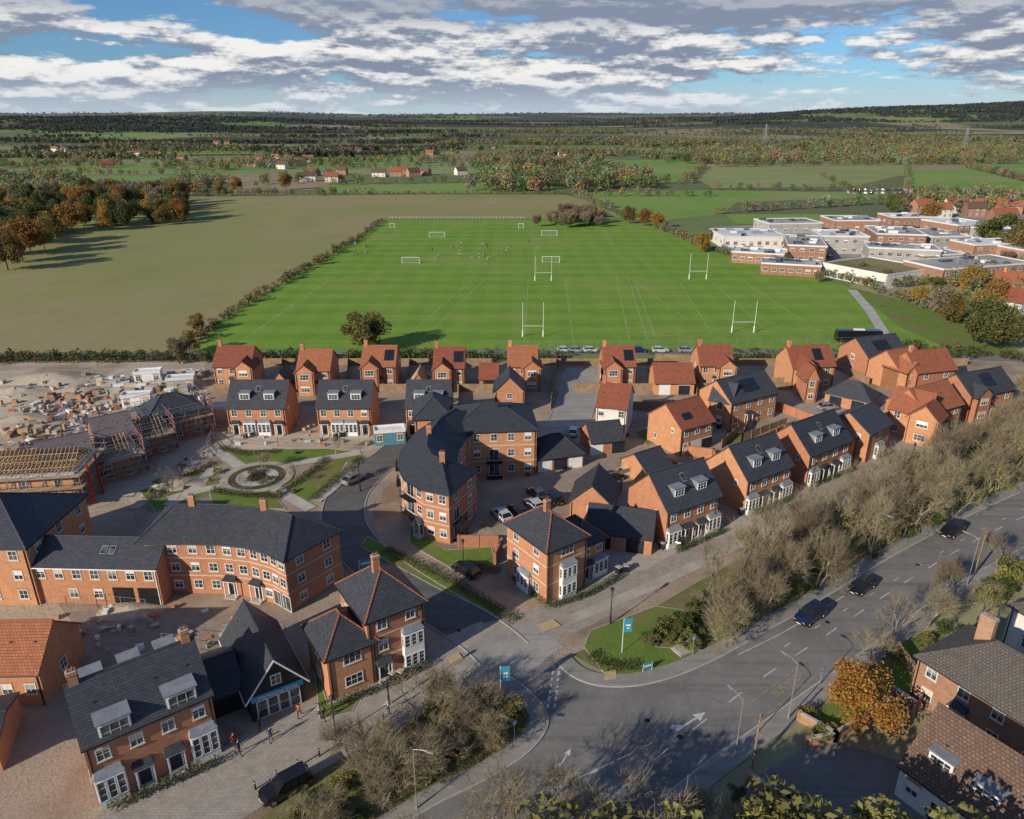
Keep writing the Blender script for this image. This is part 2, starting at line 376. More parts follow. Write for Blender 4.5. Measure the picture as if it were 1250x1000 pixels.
        s.facade(fr['F'], L, Fr, e); s.facade(fr['R'], D, Ri, e); s.facade(fr['B'], L, Ba, e); s.facade(fr['L'], D, Le, e)
        if e > 4:
            for a_ in (.25, L-.25): s.wb(s.t, fr['F'], a_-.05, 0, a_+.05, e-.1, .01, .1, gut)
        if band:
            nfl = max(2, round(e/2.7))
            for k in range(1, nfl):
                z = e*k/nfl+.05
                for q, ln in (('F', L), ('R', D), ('B', L), ('L', D)):
                    s.wb(s.t, fr[q], -.03, z, ln+.03, z+.14, -.02, .03 if q in 'FB' else .034, 'cream')
        T = (lambda a, b_, z: (a, b_, z)) if roof in ('gx', 'hip') and not (roof == 'hip' and L < D) else (lambda a, b_, z: (b_, a, z))
        if T(1, 0, 0)[0] == 1: a0, a1, b0, b1 = x0, x1, y0, y1
        else: a0, a1, b0, b1 = y0, y1, x0, x1
        hd = (b1-b0)/2; bm = (b0+b1)/2; sl = rise/hd; ze = e-o*sl+.12; zr = e+rise+.12
        if roof == 'flat':
            s.r.slab([(x0-.1,y0-.1,e+.25),(x1+.1,y0-.1,e+.25),(x1+.1,y1+.1,e+.25),(x0-.1,y1+.1,e+.25)], .3, rm, 'white')
            for (p0, p1, p2, p3) in ((x0-.12,y0-.12,x1+.12,y0+.15),(x0-.12,y1-.15,x1+.12,y1+.12),(x0-.12,y0+.15,x0+.15,y1-.15),(x1-.15,y0+.15,x1+.12,y1-.15)):
                s.r.box(p0, p1, e+.2, p2, p3, e+.55, 'flatroof_white')
            return
        t = .17
        if roof in ('gx', 'gy'):
            vg = .18
            for (bb, sg) in ((b0-o, 1), (b1+o, -1)):
                s.r.slab([T(a0-vg,bb,ze), T(a1+vg,bb,ze), T(a1+vg,bm,zr), T(a0-vg,bm,zr)], t, rm)
                g0, g1 = T(a0-vg, bb, ze-.12), T(a1+vg, bb, ze-.12)
                s.t.cyl(g0, g1, .08, .08, gut, 5)
            s.ridge(T(a0-vg-.02,bm,zr-.02), T(a1+vg+.02,bm,zr-.02), rd)
            if rise > 2.5 and a1-a0 > 5:
                for k_ in (.15, .62, .88):
                    bb = bm-hd*.45; zz_ = e+rise*.55+.12; c0 = a0+(a1-a0)*k_
                    pa, pb = T(c0, bb, zz_-.02), T(c0+.28, bb+.3, zz_+.1)
                    s.r.box(min(pa[0],pb[0]), min(pa[1],pb[1]), pa[2], max(pa[0],pb[0]), max(pa[1],pb[1]), pb[2], 'black')
        else:
            ra, rb = a0+hd*hl, a1-hd*hr
            c = [T(a0-o,b0-o,ze), T(a1+o,b0-o,ze), T(a1+o,b1+o,ze), T(a0-o,b1+o,ze)]
            r0, r1 = T(ra,bm,zr), T(rb,bm,zr)
            s.r.slab([c[0],c[1],r1,r0], t, rm); s.r.slab([c[2],c[3],r0,r1], t, rm)
            s.r.slab([c[1],c[2],r1], t, rm); s.r.slab([c[3],c[0],r0], t, rm)
            for i in range(4): s.t.cyl((*c[i][:2], ze-.14), (*c[(i+1)%4][:2], ze-.14), .08, .08, gut, 5)
            for p, q in ((c[0],r0),(c[3],r0),(c[1],r1),(c[2],r1)): s.ridge(p, q, rd, .1)
            if rb-ra > .3: s.ridge(r0, r1, rd)
    def dormer(s, x, y0, zb, w=1.7, h=1.35, dep=2.4, cheek='lead'):
        s.t.box(x-w/2, y0, zb-.5, x+w/2, y0+dep, zb+h, cheek)
        W = ((x-w/2, y0), (1, 0), (0, -1))
        s.wb(s.t, W, 0, zb-.15, w, zb+h, 0, .02, 'white')
        s.win(W, w/2, zb+.05, w-.25, h-.25, 3, 2, lint=False, d=.02)
        s.t.box(x-w/2-.15, y0-.18, zb+h, x+w/2+.15, y0+dep, zb+h+.13, 'lead')
    def chimney(s, x, y, z0, z1, w=.75, d=.55, m='brick'):
        s.c.box(x-w/2, y-d/2, z0, x+w/2, y+d/2, z1, m)
        s.c.box(x-w/2-.06, y-d/2-.06, z1-.25, x+w/2+.06, y+d/2+.06, z1-.1, m)
        s.c.box(x-w/2-.03, y-d/2-.03, z1+.003, x+w/2+.03, y+d/2+.03, z1+.07, 'concrete')
        for k in (-.18, .18): s.c.cyl((x+k, y, z1+.05), (x+k, y, z1+.42), .11, .09, 'redtile', 8)
    def solar(s, x0, n, rows, y0, D, e, rise):
        sl = rise/(D/2)
        for i in range(n):
            for j in range(rows):
                xa = x0+i*1.05; ya = y0+j*1.15
                f = lambda y: e+y*sl+.12
                s.r.slab([(xa,ya,f(ya)+.12),(xa+1.0,ya,f(ya)+.12),(xa+1.0,ya+1.08,f(ya+1.08)+.12),(xa,ya+1.08,f(ya+1.08)+.12)], .06, 'solar', 'black')
    def rooflight(s, x, y, D, e, rise):
        sl = rise/(D/2); f = lambda yy: e+yy*sl+.12
        s.r.slab([(x,y,f(y)+.09),(x+.8,y,f(y)+.09),(x+.8,y+1.0,f(y+1.0)+.09),(x,y+1.0,f(y+1.0)+.09)], .08, 'lead', 'black')
        s.r.slab([(x+.1,y+.1,f(y+.1)+.11),(x+.7,y+.1,f(y+.1)+.11),(x+.7,y+.9,f(y+.9)+.11),(x+.1,y+.9,f(y+.9)+.11)], .03, 'glass', 'black')
    def done(s, name):
        e = empty(name, s.o[0], s.o[1], s.ang)
        s.w.obj('walls', e); s.r.obj('roof', e); s.g.obj('windows', e); s.t.obj('trim', e); s.d.obj('door', e); s.c.obj('chimney', e)
        return e
def curved(pts, D, e, rise, rows, endR='', endL='', hipL=True, hipR=True, name='apartment_block', chim=()):
    s = Bld(pos=pts[0], ang=0); P = [(p[0]-pts[0][0], p[1]-pts[0][1]) for p in pts]; n = len(P)
    tg = []
    for i in range(n):
        a = P[max(0, i-1)]; b_ = P[min(n-1, i+1)]; l = hypot(b_[0]-a[0], b_[1]-a[1]); tg.append(((b_[0]-a[0])/l, (b_[1]-a[1])/l))
    off = lambda i, d, k=0: (P[i][0]-tg[i][1]*d+tg[i][0]*k, P[i][1]+tg[i][0]*d+tg[i][1]*k)
    B_ = [off(i, D) for i in range(n)]
    for i in range(n-1):
        for A, C, flip in ((P[i], P[i+1], 0), (B_[i+1], B_[i], 1)):
            s.w.face([(*A,-.3),(*C,-.3),(*C,e),(*A,e)], 'brick')
            l = hypot(C[0]-A[0], C[1]-A[1]); u = ((C[0]-A[0])/l, (C[1]-A[1])/l); W = (A, u, (u[1], -u[0]))
            s.facade(W, l, rows[i] if not flip else rows[i].replace('d', 'w').replace('j', 'w').replace('h','w'), e)
            for k in (1, 2): s.wb(s.t, W, 0, e*k/3-.08+.2, l, e*k/3+.06+.2, -.02, .04, 'cream')
            s.wb(s.t, W, 0, e-.35, l, e-.2, -.02, .05, 'cream')
    for A, C, rw in ((P[-1], B_[-1], endR), (B_[0], P[0], endL)):
        s.w.face([(*A,-.3),(*C,-.3),(*C,e),(*A,e)], 'brick')
        l = hypot(C[0]-A[0], C[1]-A[1]); u = ((C[0]-A[0])/l, (C[1]-A[1])/l); W = (A, u, (u[1], -u[0]))
        s.facade(W, l, rw, e)
        for k in (1, 2): s.wb(s.t, W, 0, e*k/3-.08+.2, l, e*k/3+.06+.2, -.02, .045, 'cream')
    sl = rise/(D/2); o = .35; ze = e-o*sl+.12; zr = e+rise+.12
    E0 = [off(i, -o, (-o if i == 0 else (o if i == n-1 else 0))) for i in range(n)]
    E1 = [off(i, D+o, (-o if i == 0 else (o if i == n-1 else 0))) for i in range(n)]
    RG = []
    for i in range(n):
        k = 0
        if i == 0 and hipL: k = D*.4
        if i == n-1 and hipR: k = -D*.4
        RG.append(off(i, D/2, k))
    for i in range(n-1):
        s.r.slab([(*E0[i],ze),(*E0[i+1],ze),(*RG[i+1],zr),(*RG[i],zr)], .17, 'slate')
        s.r.slab([(*E1[i+1],ze),(*E1[i],ze),(*RG[i],zr),(*RG[i+1],zr)], .17, 'slate')
        s.ridge((*RG[i],zr), (*RG[i+1],zr), 'slate')
        s.t.cyl((*E0[i],ze-.12), (*E0[i+1],ze-.12), .09, .09, 'black', 5)
    s.r.slab([(*E0[-1],ze),(*E1[-1],ze),(*RG[-1],zr)], .17, 'slate'); s.r.slab([(*E1[0],ze),(*E0[0],ze),(*RG[0],zr)], .17, 'slate')
    for a, b_ in ((E0[-1],RG[-1]),(E1[-1],RG[-1]),(E0[0],RG[0]),(E1[0],RG[0])): s.ridge((*a,ze), (*b_,zr), 'slate', .1)
    for i, fr_ in chim:
        c = RG[i]; s.chimney(c[0], c[1], e+rise-.8, e+rise+1.3)
    return s.done(name)

# --- town houses along the estate lane
b = Bld((100,912),(257,845),6.7); L = b.L
b.vol(0,0,L,8.2,6.7,3.4,Fr='bddb/wwww',Le='.s/.s',Ri='s./s.',Ba='wwww/wwww')
for x in (L*.25, L*.77): b.dormer(x, .02, 6.2, 2.5, 1.9, 3.2)
for x in (L*.2, L*.5, L*.8): b.dormer(x, 5.4, 7.6, 1.6, 1.3, 2.0)
b.chimney(.6,4.1,8.8,11.3); b.chimney(L-.6,4.1,8.8,11.3); b.done('brick_house')
b = Bld((398,803),(452,782),5.5)
b.vol(0,0,b.L+.6,6.2,5.5,2.4,'hip',Fr='W/W',Le='w/w',rd='redtile'); b.done('brick_house')
b = Bld((447,757),(517,731),8.1); L = b.L
b.vol(0,0,L,7.6,8.1,3.0,'hip',Fr='.D/../ww'.replace('..','.w'),Le='w./.w/w.',Ri='w/w/w',rd='redtile',band=True)
b.win(((0,0),(1,0),(0,-1)),L*.25,3.6,1.1,1.4); b.door(((0,0),(1,0),(0,-1)),L*.22)
b.chimney(L/2-.3,3.8,10.2,12.6); b.done('brick_house')
b = Bld((668,672),(717,652),7.7); L = b.L
b.vol(0,0,L,8.2,7.7,2.6,'hip',Fr='D/./W',Le='ww/ww/ww',Ri='w/w/w',Ba='ww/ww/ww',rd='redtile',band=True)
b.bay(((0,8.2),(0,-1),(-1,0)),4.1,0,2.5)
b.vol(L+.02,1.2,4.2,5.8,5.4,1.9,'hip',Fr='db/ww',Ri='w/w',rd='redtile'); b.chimney(L/2,4.1,9,11.6); b.done('brick_house')
def semi(A, B, e, D=8.2, **k):
    b = Bld(A, B, e); L = b.L
    b.vol(0,0,L,D,e,k.get('rise',3.9),Fr=k.get('Fr','bdeb/wwww'),Le=k.get('Le','s./.s'),Ri=k.get('Ri','s./s.'),Ba='wwww/wwww',wm=k.get('wm','brick'))
    for f in k.get('dm',(.3,.72)): b.dormer(L*f, 1.1, e+1.05, 1.9, 1.25, 2.6)
    b.rooflight(L*.5-.4, 2.2, D, e, k.get('rise',3.9))
    b.done('brick_house'); return b
semi((815,625),(880,603),5.7)
semi((913,587),(968,567),5.6)
semi((989,556),(1040,536),5.6)
b = Bld((1062,530),(1086,518),5.4); b.vol(0,0,b.L+1,8,5.4,2.6,Fr='b/w',Le='w./.w'); b.vol(-6.5,2.0,6.45,6,4.6,2.3,Fr='f/w'); b.done('brick_house')
b = Bld((742,650),(780,655),2.7,); b.vol(-3,0,9,6,2.7,2.4,'gx',Fr='gg'); b.vol(-6,4,6,7,4.6,2.8,'gy',Fr='w/w'); b.done('coach_house')
b = Bld((842,590),(862,583),2.6); b.vol(-3,6.5,5.5,6,2.6,2.0,Fr='g'); b.done('garage')
def hs(A, B, e, D, rise, roof='gx', rm='redtile', name='brick_house', wing=None, ch=None, sol=None, **k):
    b = Bld(A, B, e); L = b.L
    b.vol(0,0,L,D,e,rise,roof,rm,**k)
    if wing:
        wx, wl, wd = wing; b.vol(wx*L,-wd,wl,wd+D/2,e,rise*min(1,wl/D)*1.05,'gy',rm,wm=k.get('wm','brick'),Fr='W/W',Ri='./.')
    if ch: b.chimney(L*ch,D/2,e+rise-1,e+rise+1.2)
    if sol: b.solar(sol[0]*L,sol[1],sol[2],1.0,D,e,rise)
    b.done(name); return b
hs((1085,497),(1132,508),5.2,7,3.2,'gx',Fr='ww/ww',wing=(.6,5,2.0),Ri='w/w')
hs((1130,505),(1176,492),5.2,8,3.4,'gx',Fr='wdw/w.w',Ri='w/w',wing=None)
hs((1186,484),(1240,474),5.4,8,3.2,'gx','slate',Fr='wdw/www',Le='s./.s',wing=(.05,4,1.0),sol=(.4,3,2))
hs((1120,455),(1168,450),5.2,8,3.4,'gx',Fr='ww/ww',Le='.s/s.',ch=.1)
hs((1098,452),(1132,446),5.0,8,3.2,'gx',Fr='ww/ww',wing=(0,4.5,2))
hs((1060,436),(1108,430),5.2,9,3.2,'gx','slate',Fr='ww/ww',Le='w/w',sol=(.3,4,2))
hs((1008,478),(1062,490),2.7,6,2.4,'hip','slate','garage',Fr='gg')
hs((968,448),(1020,446),5.2,8,3.4,'gx',Fr='wdw/www',ch=.05,sol=(.55,2,2),wing=(.05,4.5,2),Ri='w/w')
hs((985,463),(1000,463),5.2,5,2.4,'gy',Fr='w/w')
hs((893,492),(950,478),5.4,8.5,3.2,'gx','slate',Fr='wdww/wwww',Le='w./.w',sol=(.35,4,2))
hs((866,487),(893,492),5.2,6,2.8,'gx','slate',Fr='w/w')
hs((832,524),(872,513),5.2,8.5,3.2,'gx',Fr='hgg/www',Le='s./.s',sol=(.2,2,1))
hs((800,467),(848,467),2.8,8,3.0,'gx',name='garage',Fr='gg')
b = Bld((728,495),(765,499),5.8); b.vol(0,0,b.L,9,5.8,3.0,'gx','redtile','render_white',Fr='w.w/w.w',Le='./.',Ri='s/s'); b.chimney(.5,4.5,8,10.2); b.done('white_house')
hs((722,540),(762,536),2.6,6,2.4,'gx','slate','garage',Fr='g.g')
hs((656,560),(712,553),2.6,6.5,2.6,'hip','slate','garage',Fr='ggg')
for (x0, x1, y, so, wg) in ((260,305,447,0,.62),(362,402,452,0,.0),(441,482,447,1,.0),(529,566,449,1,.0),(620,656,447,0,.5),(737,776,447,1,.0),(855,896,446,0,.5)):
    hs((x0,y),(x1,y),5.3,8.5,3.3,'gx',Fr='wdw/www',Ri='w./.w',Le='s/s',wing=(wg,3.9,1.6),ch=.07,sol=(.66,2,2) if so else None)
hs((604,478),(640,478),4.6,7,3.0,'gy','slate',Fr='w/w',name='brick_house'); hs((585,462),(608,462),2.7,6,2.4,'gx',name='garage',Fr='g')
hs((331,468),(352,468),2.7,6,2.4,'gy','slate',name='garage',Fr='g'); hs((500,470),(520,470),2.7,6,2.4,'gy','timber',name='garage',Fr='g')
semi((276,497),(347,497),5.6,8.5,Fr='dbbd/wwww',rise=3.7,Ri='.s/s.')
semi((386,497),(452,497),5.6,8.5,Fr='dbbd/wwww',rise=3.7,Ri='.s/s.')
semi((495,497),(549,497),5.6,8.5,Fr='dbbd/wwww',rise=3.7,Ri='.s/s.')
curved([(-11.5,117),(-15.2,109.5),(-16.7,102.5),(-16.5,96.8),(-15,92.4),(-12.2,89.3),(-8.6,87.7)],8.2,7.9,2.6,
    ['ww/ww/ww','wdw/www/www','ww/jw/jw','ww/ww/ww','wd/jw/jw','ww/ww/ww'],endR='jw/jw/ww',name='crescent_apartments',chim=((5,0),(2,0)))
b = Bld((573,527),(655,524),8.3); b.vol(-3,0,b.L+3,11,8.3,2.6,'hip',Fr='wwjww/wwjww/wwwww',Ri='www/www/www',Le='ww/ww/ww',band=True); b.vol(-9,6.5,6.3,9,8.28,2.4,'hip',Fr='w/w/w',Le='ww/ww/ww')
b.r.box(5,4.5,10.6,7.5,5.6,11.0,'solar'); b.done('apartment_block')
curved([(-45.3,76.3),(-40,76.4),(-35.5,76.2),(-31.8,75.5),(-28.8,74.2),(-26.5,72.5)],8.2,7.5,2.7,
    ['ww/ww/ww','ww/ww/ww','d./ww/ww','dw/ww/ww','ff/ww/ww'],endR='ww/ww/ww',name='apartment_block',chim=((1,0),(3,0)))
b = Bld((36,690),(178,693),5.4); b.vol(0,0,b.L+1.2,6.5,5.4,2.0,Fr='.wwaa/wwwwwww',Ba='www/www',gut='white'); b.rooflight(8,1.2,6.5,5.4,2.0); b.rooflight(9,1.2,6.5,5.4,2.0); b.done('link_building')
b = Bld((-110,668),(30,668),8.2); b.vol(0,0,b.L,13,8.2,3.6,'hip',Fr='wwww/wwww/wwww',Ri='www/www/www'); b.done('apartment_block')
b = Bld((-70,822),(46,820),4.2); b.vol(0,0,b.L,7.5,4.2,3.2,'gx','redtile',Fr='..ww',Ri='w'); b.done('outbuilding')
b = Bld((-120,930),(60,890),2.7); b.vol(-2,-1,b.L-2,7,2.7,1.0,'gx','slate',Fr='..'); b.done('garage')
# black clad marketing suite, gable to the lane
b = Bld((304,853),(371,827),3.0); L = b.L
b.vol(0,0,L,11,3.0,3.4,'gy','slate','black_cladding',Fr='',rd='slate',gut='white',o=.45)
W = ((0,0),(1,0),(0,-1))
for i in range(4):
    b.win(W, L*(.2+.2*i), .1, L*.19, 2.15, 1, 2, lint=False)
b.wb(b.t, W, .15, 2.3, L-.15, 2.95, .0, .1, 'sign_blue')
for k in (0, 1):
    x_e = -.45 if k == 0 else L+.45; sl_ = 3.4/(L/2)
    b.t.hexa([(x_e,-.25,3.0-.45*sl_-.1),(x_e,-.19,3.0-.45*sl_-.1),(L/2,-.19,6.32),(L/2,-.25,6.32),(x_e,-.25,3.0-.45*sl_+.14),(x_e,-.19,3.0-.45*sl_+.14),(L/2,-.19,6.56),(L/2,-.25,6.56)], 'white')
b.win(W, L/2, 3.5, 1.0, 1.2, 2, 2, lint=False)
b.vol(-5,2.5,4.98,7,2.6,1.8,'gx','slate','black_cladding')
par = b.done('marketing_suite')
cu = bpy.data.curves.new('fascia_lettering', 'FONT'); cu.body = 'Marketing Suite'; cu.size = .62; cu.align_x = 'CENTER'; cu.extrude = .01
cu.materials.append(MT['white']); to = bpy.data.objects.new('fascia_lettering', cu); COL.objects.link(to); to.parent = par
to.location = (L/2, -.125, 2.43); to.rotation_euler = (pi/2, 0, 0)
# older houses across the main road
b = Bld((1122,800),(1232,868),5.2); b.o = G(1122,800,5.2)
b.vol(0,0,b.L+4,9,5.2,2.9,'hip','greytile','brick_old',Fr='wdww/wwww',Ba='ww/ww',Le='ww/ww'); b.chimney(3,5.2,6.8,9.8,1.4,.7,'brick_old'); b.chimney(8,4.5,7,10,1.4,.7,'brick_old'); b.done('brick_house')
b = Bld((1101,932),(1200,1004),3.6); b.vol(0,0,b.L+6,8.5,3.6,4.2,'gx','browntile','render_white',Fr='wfw.w',Le='W',Ba='ww')
b.dormer(b.L*.35,1.2,4.6,2,1.1,2.6,cheek='browntile'); b.dormer(b.L*.9,1.2,4.6,2,1.1,2.6,cheek='browntile'); b.done('cottage')
b = Bld((1236,738),(1300,775),5.0); b.vol(0,0,10,9,5,2.8,'hip','greytile','render_white',Fr='ww/ww',Le='ww/ww'); b.done('white_house')
# school
for (A, B_, e, D, rm, wm_, F_) in (((884,290),(962,290),5,26,'flatroof_white','render_white','WWWWWWWW'),((893,308),(960,312),4.2,14,'flatroof_white','brick_old','WWWWWWW'),((930,322),(1003,326),4.0,12,'flatroof_grey','brick_dark','WWWWWWW'),
    ((1060,303),(1150,307),8,14,'flatroof_grey','panel_grey','WWWWWWWW/WWWWWWWW'),((1152,330),(1262,322),6.2,18,'flatroof_grey','brick_old','WWWWWWWWWW/WWWWWWWWWW'),((1128,313),(1180,311),6.2,14,'flatroof_grey','brick_old','WWWW/WWWW'),
    ((962,300),(1010,302),6.5,30,'flatroof_grey','brick_old','WWWW/WWWW'),((1005,289),(1062,290),7.5,20,'flatroof_white','panel_grey','WWWWW/WWWWW'),((1070,286),(1132,288),7.5,26,'flatroof_grey','brick_old','WWWWW/WWWWW'),
    ((1190,300),(1250,298),6.5,14,'flatroof_white','brick_old','WWWW/WWWW'),((1140,290),(1185,289),6.5,24,'flatroof_grey','panel_grey','WWWW/WWWW'),((1170,276),(1215,274),6,24,'flatroof_white','brick_old','WWWWWW/WWWWWW'),
    ((940,274),(1005,273),5,20,'flatroof_grey','panel_grey','WWWWW'),((1020,270),(1075,270),6,20,'flatroof_grey','brick_old','WWWWW'),((1225,285),(1290,283),6,20,'flatroof_white','panel_grey','WWWWW/WWWWW'),((1090,266),(1150,266),5,18,'flatroof_white','brick_old','WWWWW'),
    ((1270,310),(1340,306),6,20,'flatroof_grey','brick_old','WWWWW/WWWWW')):
    b = Bld(A, B_, e); b.vol(0,0,b.L,D,e,0,'flat',rm,wm_,Fr=F_,Le='WWW')
    for i in range(9):
        x = R.uniform(1,b.L-4); y = R.uniform(2,D-3); b.r.box(x,y,e+.25,x+R.uniform(1.5,4),y+R.uniform(1,2.5),e+R.uniform(.7,1.5),R.choice(['lead','flatroof_white','glass']))
    b.done('school_building')
b = Bld((1005,322),(1083,337),4.6); b.vol(0,0,b.L,26,4.6,0,'flat','flatroof_sedum','render_white',Fr='pppppppp'); b.done('school_hall')
for (A, B_) in (((1202,362),(1248,370)),((1190,249),(1250,252)),((1215,345),(1275,349)),((1215,262),(1245,262)),((1160,246),(1180,246)),((1262,350),(1300,355)),((1120,250),(1140,250))):
    hs(A,B_,5.2,8,3.2,'gx','redtile',Fr='wwww/wwww',wm='render_white' if A[0]==1202 else 'brick_old',ch=.2)
for (x, y, n) in ((368,222,2),(372,215,1),(452,216,3),(480,214,2),(642,233,1),(405,214,1),(310,196,2),(285,199,1),(700,208,1),(1118,262,2),(1142,266,2),(120,206,1),(560,214,1),(262,176,2),(235,174,1),(990,172,1),(1060,188,1),(340,206,1),(90,198,1),(520,190,1),
    (60,185,2),(160,190,2),(420,186,2),(200,196,2),(600,182,1),(680,192,1),(780,180,1),(1190,186,2),(880,186,1),(215,152,1),(300,204,3),(350,198,2)):
    g = G(x, y)
    for i in range(n):
        b = Bld(pos=(g[0]+i*22+R.uniform(-4,4), g[1]+R.uniform(-8,8)), ang=R.uniform(-.6,.6))
        b.vol(0,0,R.uniform(10,16),8,R.uniform(4.5,5.5),3.4,'gx',R.choice(['redtile','browntile','browntile']),R.choice(['brick_old','render_white','brick_old']),Fr='www/www'); b.chimney(2,4,7,10); b.done('farmhouse')
# ------------------------------------------------------------------ construction site
def scaffold(mb, x0, y0, x1, y1, h):
    n = int((x1-x0)/1.9); m_ = int((y1-y0)/1.9)
    for off_ in (.1, 1.2):
        xa, xb, ya, yb = x0-off_, x1+off_, y0-off_, y1+off_
        ed = []
        for i in range(n+1): ed += [(xa+(xb-xa)*i/n, ya), (xa+(xb-xa)*i/n, yb)]
        for j in range(1, m_): ed += [(xa, ya+(yb-ya)*j/m_), (xb, ya+(yb-ya)*j/m_)]
        for (x, y) in ed: mb.cyl((x,y,0), (x,y,h+R.uniform(.8,2.2)), .055, .055, 'steel', 4, False)
        z = 1.9
        while z <= h+1.6:
            for zz in ((z, z+1.0) if off_ > 1 else (z,)):
                for a, c in (((xa,ya),(xb,ya)),((xb,ya),(xb,yb)),((xb,yb),(xa,yb)),((xa,yb),(xa,ya))):
                    mb.cyl((a[0]+(a[0]-c[0])*.03,a[1]+(a[1]-c[1])*.03,zz), (*c,zz), .05, .05, 'steel', 4, False)
            z += 1.9
        for i in range(n):
            xq = xa+(xb-xa)*i/n; mb.cyl((xq,ya,0),(xq+(xb-xa)/n,ya,h),.045,.045,'steel',4,False)
    z = 1.9
    while z <= h+.3:
        for (a, c, d, e_) in ((x0-1.2,y0-1.2,x1+1.2,y0-.12),(x0-1.2,y1+.12,x1+1.2,y1+1.2),(x0-1.2,y0-.12,x0-.12,y1+.12),(x1+.12,y0-.12,x1+1.2,y1+.12)):
            mb.box(a, c, z-.05, d, e_, z, 'timber')
        z += 1.9
def site_house(px, py, ang, L, D, e, kind):
    g = G(px, py); b = Bld(pos=g, ang=ang)
    if kind == 'membrane': b.vol(0,0,L*.55,D,e,2.8,'gx','membrane',Fr='ww/ww',Ri='w/w'); b.vol(L*.55+.01,0,L*.45,D,e-1.8,.01,'flat','tan_board',Fr='ww/w.')
    elif kind == 'slate': b.vol(0,0,L,D,e,2.8,'hip','slate',Fr='www/www')
    else: b.vol(0,0,L,D,e,0.01,'flat','timber',Fr='www/www',Ri='w/w')
    if kind != 'slate':
        n0 = 0 if kind == 'truss' else int(L*.57/.6)
        zz = e if kind == 'truss' else e-1.8
        for i in range(n0, int(L/.6)):
            x = .3+i*.6
            for sg in (0, 1):
                y0 = -.3 if sg == 0 else D+.3
                b.r.hexa([(x,y0,zz+.1),(x+.07,y0,zz+.1),(x+.07,D/2,zz+2.9),(x,D/2,zz+2.9),(x,y0,zz+.3),(x+.07,y0,zz+.3),(x+.07,D/2,zz+3.1),(x,D/2,zz+3.1)],'timber')
            b.r.box(x, 0, zz+.6, x+.07, D, zz+.75, 'timber')
        for k in (.25, .5, .75):
            for sg in (0, 1):
                y = D/2*k if sg == 0 else D-D/2*k; b.r.box(n0*.6, y-.03, zz+.3+2.8*k, L, y+.03, zz+.38+2.8*k, 'timber')
    sc = MB(); scaffold(sc, 0, 0, L, D, e)
    for q in range(2): sc.cyl((L+1.5, 1+q*3.4, 0), (L+1.5, 1+q*3.4, e+1.5), .22, .18, 'scaffold_red', 8)
    e_ = b.done('house_under_construction'); sc.obj('scaffolding', e_)
site_house(-30,628,radians(8),15,8,5.4,'truss')
site_house(62,607,radians(38),13,7.5,5.2,'membrane')
site_house(125,572,radians(38),11,7.5,5.0,'membrane')
site_house(185,545,radians(38),10,8,5.0,'slate')
mb = MB()
def scat(poly, n, seed=1):
    r = random.Random(seed); xs = [p[0] for p in poly]; ys = [p[1] for p in poly]; out = []; t = 0
    while len(out) < n and t < n*60:
        t += 1; x = r.uniform(min(xs), max(xs)); y = r.uniform(min(ys), max(ys)); ins = False; j = len(poly)-1
        for i in range(len(poly)):
            xi, yi = poly[i]; xj, yj = poly[j]
            if (yi > y) != (yj > y) and x < (xj-xi)*(y-yi)/(yj-yi)+xi: ins = not ins
            j = i
        if ins: out.append((x, y))
    return out
W_ = lambda L_: [G(*p) for p in L_]
def stack(x, y, w, d, h, m_, a=None):
    a = R.uniform(0, pi) if a is None else a
    c, s_ = cos(a), sin(a); q = lambda X, Y, Z: (x+X*c-Y*s_, y+X*s_+Y*c, Z)
    mb.hexa([q(-w/2,-d/2,0),q(w/2,-d/2,0),q(w/2,d/2,0),q(-w/2,d/2,0),q(-w/2,-d/2,h),q(w/2,-d/2,h),q(w/2,d/2,h),q(-w/2,d/2,h)], m_)
for (x, y) in scat(W_([(110,470),(245,452),(250,505),(140,520),(60,540),(0,560),(0,530)]), 420, 3)+scat(W_([(0,470),(120,455),(120,500),(0,530)]), 150, 4):
    stack(x, y, R.uniform(.4,1.8), R.uniform(.3,1.0), R.uniform(.15,1.2), R.choice(['tan_board','timber','concrete','brick','cream','steel','concrete','tan_board','brick_dark','site_ground','white','tan_board','brick']))
for (x, y) in scat(W_([(120,470),(240,455),(240,478),(150,490)]), 120, 6):
    stack(x, y, R.uniform(.8,2.4), R.uniform(.6,1.2), R.uniform(.5,1.8), R.choice(['white','panel_grey','concrete','tan_board','steel','cream']), radians(12))
for (x, y) in scat(W_([(60,745),(180,738),(345,752),(300,790),(110,800)]), 40, 16)+scat(W_([(250,520),(480,520),(480,545),(270,548)]), 40, 17):
    stack(x, y, R.uniform(.3,1.1), R.uniform(.3,.8), R.uniform(.15,.7), R.choice(['tan_board','timber','concrete','brick','white','steel']))
mb.obj('stacked_building_materials')
def heap(px, py, r_, h_, m_='site_ground'):
    g = G(px, py); V_ = []; F_ = []; n = 18; k = 7
    for j in range(k+1):
        for i in range(n):
            t = 2*pi*i/n; rr_ = r_*(1-j/k)*(1+.25*noise.noise(Vector((cos(t)*1.3+px, sin(t)*1.3, j*.3)))); V_.append((g[0]+cos(t)*rr_*1.6, g[1]+sin(t)*rr_, -.05+h_*(j/k)**.8*(1+.2*noise.noise(Vector((cos(t)*2, sin(t)*2+px, j*.7))))))
    for j in range(k):
        for i in range(n): F_.append((j*n+i, j*n+(i+1)%n, (j+1)*n+(i+1)%n, (j+1)*n+i))
    me = bpy.data.meshes.new('spoil_heap'); me.from_pydata(V_, [], F_); me.materials.append(MT[m_]); me.polygons.foreach_set('use_smooth', [True]*len(F_)); COL.objects.link(bpy.data.objects.new('spoil_heap', me))
